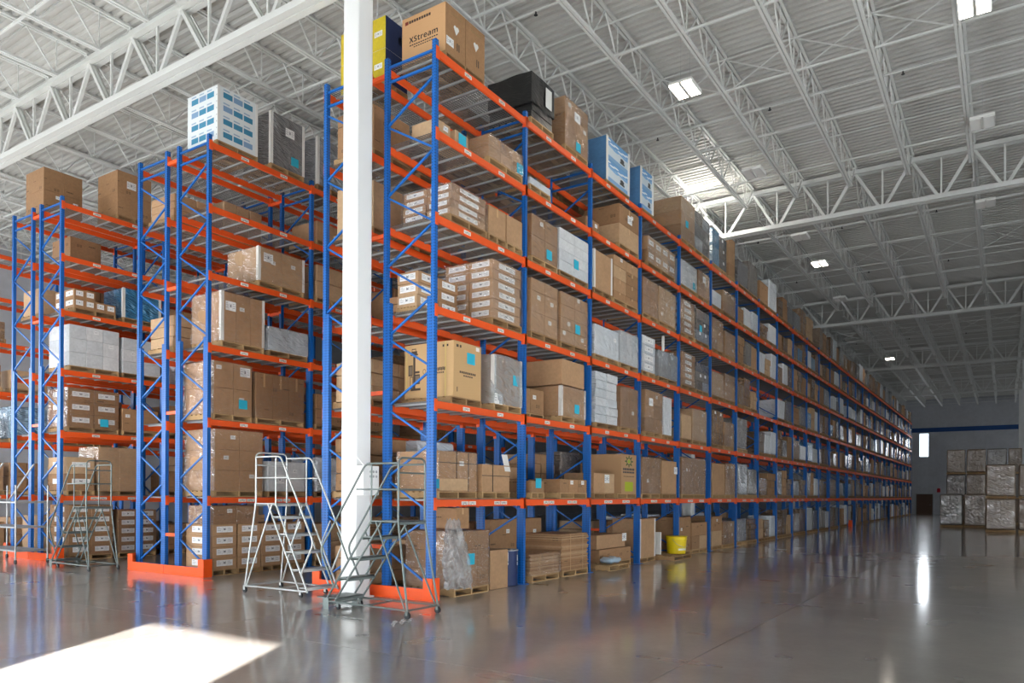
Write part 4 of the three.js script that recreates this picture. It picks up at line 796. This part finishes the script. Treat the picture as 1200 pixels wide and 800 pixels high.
// ---------------------------------------------------------------- rolling ladders
function rollingLadder(label, a, u, dir, o) {                            // local: x across the treads, z from foot (0) to rear (L); dir +1 climbs towards -u
  const t = thing('rolling_ladder', label, 'ladder', [a, 0, -u], 'rolling warehouse ladders'); t.rotation.y = dir > 0 ? 0 : Math.PI;
  const { W, L, ph, top, mat, steps } = o, hw = W / 2, r = 0.016, z0 = 0.18, z1 = L - 0.75, zr = L - 0.22;
  const at = (k) => [0.1 + (ph - 0.1) * k, z0 + (z1 - z0) * k];
  for (const s of [-1, 1]) {
    const x = s * hw * 0.86;
    mesh('stringer', merge([pipe([V(x, 0.1, z0), V(x, ph, z1)], r), pipe([V(x, 0.1, z0 + 0.2), V(x, ph - 0.02, z1 + 0.2)], r)]), mat, t);
    mesh('rear_leg', pipe([V(x, ph, zr), V(s * hw, 0.12, L)], r), mat, t);
    mesh('diagonal_strut', pipe([V(x, ph - 0.02, z1 + 0.1), V(s * hw, 0.14, L - 0.05)], r * 0.85), mat, t);
    mesh('base_rail', pipe([V(x, 0.12, z0), V(s * hw, 0.12, L)], r), mat, t);
    const [hy, hz] = at(0.52), [ly, lz] = at(0.2);
    mesh('handrail', pipe([V(x, ly, lz), V(x, ly + 0.55, lz - 0.3), V(x, top - 0.08, z1 - 0.12), V(x, top - 0.08, z1 + 0.06), V(x, top - 0.08, zr)], r, 0.1), mat, t);
    mesh('handrail_bracket', pipe([V(x, hy, hz), V(x, hy + 0.42, hz - 0.23)], r * 0.8), mat, t); mesh('rail_post', pipe([V(x, ph, z1), V(x, top - 0.08, z1)], r * 0.8), mat, t);
    mesh('mid_rail', pipe([V(x, (ph + top) / 2, z1 - 0.3), V(x, (ph + top) / 2, zr)], r * 0.8), mat, t);
  }
  mesh('guard_hoop', pipe([V(-hw * 0.86, ph, zr), V(-hw * 0.86, top, zr), V(hw * 0.86, top, zr), V(hw * 0.86, ph, zr)], r, 0.1), mat, t);
  mesh('guard_rail', merge([pipe([V(-hw * 0.86, (ph + top) / 2, zr), V(hw * 0.86, (ph + top) / 2, zr)], r * 0.8), pipe([V(-hw * 0.86, top - 0.22, zr), V(hw * 0.86, top - 0.22, zr)], r * 0.8)]), mat, t);
  for (let i = 0; i < steps; i++) { const [y, z] = at((i + 0.25) / steps); mesh('tread', merge([B(-hw * 0.86, hw * 0.86, y - 0.012, y, z + 0.0, z + 0.2), B(-hw * 0.86, hw * 0.86, y - 0.05, y, z, z + 0.012), B(-hw * 0.86, hw * 0.86, y - 0.05, y, z + 0.188, z + 0.2)]), mat, t); }
  mesh('platform', merge([B(-hw * 0.9, hw * 0.9, ph - 0.012, ph, z1, zr + 0.02), B(-hw * 0.9, hw * 0.9, ph - 0.05, ph, z1, z1 + 0.012), B(-hw * 0.9, hw * 0.9, ph - 0.05, ph, zr + 0.01, zr + 0.02)]), mat, t);
  mesh('base_cross_rail', merge([pipe([V(-hw, 0.12, L), V(hw, 0.12, L)], r), pipe([V(-hw * 0.93, 0.12, L * 0.55), V(hw * 0.93, 0.12, L * 0.55)], r * 0.8)]), mat, t);
  if (o.foot) mesh('foot_lock', merge([B(-hw * 0.9, hw * 0.9, 0.16, 0.175, 0.02, 0.26), B(-hw * 0.92, -hw * 0.9, 0.0, 0.17, 0.16, 0.28), B(hw * 0.9, hw * 0.92, 0.0, 0.17, 0.16, 0.28), B(-hw * 0.9, hw * 0.9, 0.06, 0.075, 0.06, 0.26)]), mat, t);
  for (const [x, z, cr] of [[-hw, L, 0.05], [hw, L, 0.05], [-hw * 0.7, 0.42, 0.04], [hw * 0.7, 0.42, 0.04]]) {
    const c = mesh('caster', new THREE.CylinderGeometry(cr, cr, 0.03, 18).rotateZ(Math.PI / 2).translate(x, cr, z), M.rubber, t);
    mesh('caster_fork', merge([B(x - 0.024, x - 0.018, cr, 0.12, z - 0.02, z + 0.02), B(x + 0.018, x + 0.024, cr, 0.12, z - 0.02, z + 0.02), B(x - 0.024, x + 0.024, 0.11, 0.125, z - 0.025, z + 0.025)]), mat, c);
  }
  return t;
}
rollingLadder('dark grey rolling ladder in front of the white column', -1.38, 0.95, 1, { W: 0.68, L: 1.9, ph: 1.38, top: 2.3, mat: M.ladderDark, steps: 4, foot: true });
rollingLadder('light grey rolling ladder with curved handrails left of the white column', -0.76, 1.62, -1, { W: 0.8, L: 1.75, ph: 1.6, top: 2.5, mat: M.ladderLight, steps: 5 });
rollingLadder('small dark grey rolling ladder in front of the left rack', -0.58, 11.15, 1, { W: 0.66, L: 2.0, ph: 1.45, top: 2.5, mat: M.ladderDark, steps: 4, foot: true });
{
  const t = thing('stock_cart', 'grey tubular stock cart with three shelves at the left edge', 'cart', [-0.68, 0, -13.4]);
  for (const x of [-0.37, 0.37]) for (const z of [-1.1, 1.1]) { mesh('post', pipe([V(x, 0.1, z), V(x, 1.95, z)], 0.022), M.zinc, t); mesh('caster', new THREE.CylinderGeometry(0.055, 0.055, 0.035, 18).rotateZ(Math.PI / 2).translate(x, 0.055, z), M.rubber, t); }
  for (const y of [0.3, 0.88, 1.5]) mesh('shelf', merge([RB(-0.37, 0.37, y, y + 0.035, -1.1, 1.1, 0.006), B(-0.37, 0.37, y + 0.035, y + 0.055, 1.085, 1.1)]), M.zinc, t);
  for (const x of [-0.36, 0.36]) mesh('slanted_rail', pipe([V(x, 1.54, -1.0), V(x, 2.3, 0.1), V(x, 2.5, 0.4)], 0.02, 0.1), M.zinc, t);
}
// scrap of film on the floor by the dark ladder
{
  const g = new THREE.PlaneGeometry(0.42, 0.16, 16, 8).rotateX(-Math.PI / 2), p = g.attributes.position;
  for (let i = 0; i < p.count; i++) { const x = p.getX(i), z = p.getZ(i); p.setXYZ(i, x, 0.03 + 0.022 * Math.sin(x * 40 + z * 22) + 0.006 * Math.cos(z * 70), z * (0.5 + 0.5 * Math.cos(x * 6))); }
  g.computeVertexNormals(); one('film_scrap', metreUV(g), M.milky, 'crumpled scrap of clear film on the floor before the dark ladder', 'scrap', [-2.05, 0, 1.15]);
}

// ---------------------------------------------------------------- ceiling lamps
function highBay(a, u, y, lit, label, power = 0, up = 0) {
  const t = thing('ceiling_lamp', label, 'lamp', [a, y, -u], 'ceiling lamps');
  t.scale.set(0.75, 1, 0.75);
  mesh('housing', merge([RB(-0.45, 0.45, 0.04, 0.1, -0.36, 0.36, 0.01), RB(-0.2, 0.2, 0.1, 0.16, -0.06, 0.06, 0.008)]), M.lampOff, t);
  for (const z of [-0.19, 0.19]) { mesh('reflector', merge([B(-0.44, 0.44, 0, 0.04, z - 0.16, z - 0.15), B(-0.44, 0.44, 0, 0.04, z + 0.15, z + 0.16)]), M.lampOff, t); mesh('lamp_panel', B(-0.43, 0.43, 0.012, 0.036, z - 0.145, z + 0.145), lit ? M.lamp : M.lampOff, t); }
  for (const x of [-0.38, 0.38]) mesh('hanger', bar(V(x, 0.1, 0), V(x, 11.9 - y, 0), 0.008), M.zinc, t);
  if (lit) { const l = new THREE.RectAreaLight(new THREE.Color(1, 0.9, 0.78), power, 0.65, 0.5); l.position.set(a, y - 0.012, -u); l.lookAt(a, y - 5, -u); scene.add(l); }
  if (up) { const p = new THREE.PointLight(new THREE.Color(1, 0.96, 0.9), up, 0, 2); p.position.set(a, y + 0.3, -u); p.castShadow = true; p.shadow.radius = 5; scene.add(p); }
}
highBay(6.4, -1.97, 10.85, true, 'lit twin-panel ceiling lamp over the aisle, nearest to the long rack', 14);
highBay(6.5, -7.5, 10.85, true, 'lit twin-panel ceiling lamp at the top right edge', 14);
highBay(21.4, -1.9, 10.85, true, 'lit ceiling lamp beyond the second girder, over the aisle', 10);
highBay(45.3, -1.6, 10.85, true, 'lit ceiling lamp small and far over the aisle', 10);
highBay(14.3, 0.35, 10.75, true, 'lit ceiling lamp hidden behind the top loads by the second girder', 10, 13);
[[12.1, -7.5, 'first right-hand'], [18.2, -7.45, 'second right-hand'], [12.0, -1.95, 'first aisle'], [18.3, -1.85, 'second aisle'], [28.1, -1.5, 'third aisle']].forEach(([a, u, n]) => highBay(a, u, 11.0, false, `unlit ceiling lamp, ${n} one under the roof`));

renderer.render(scene, camera);
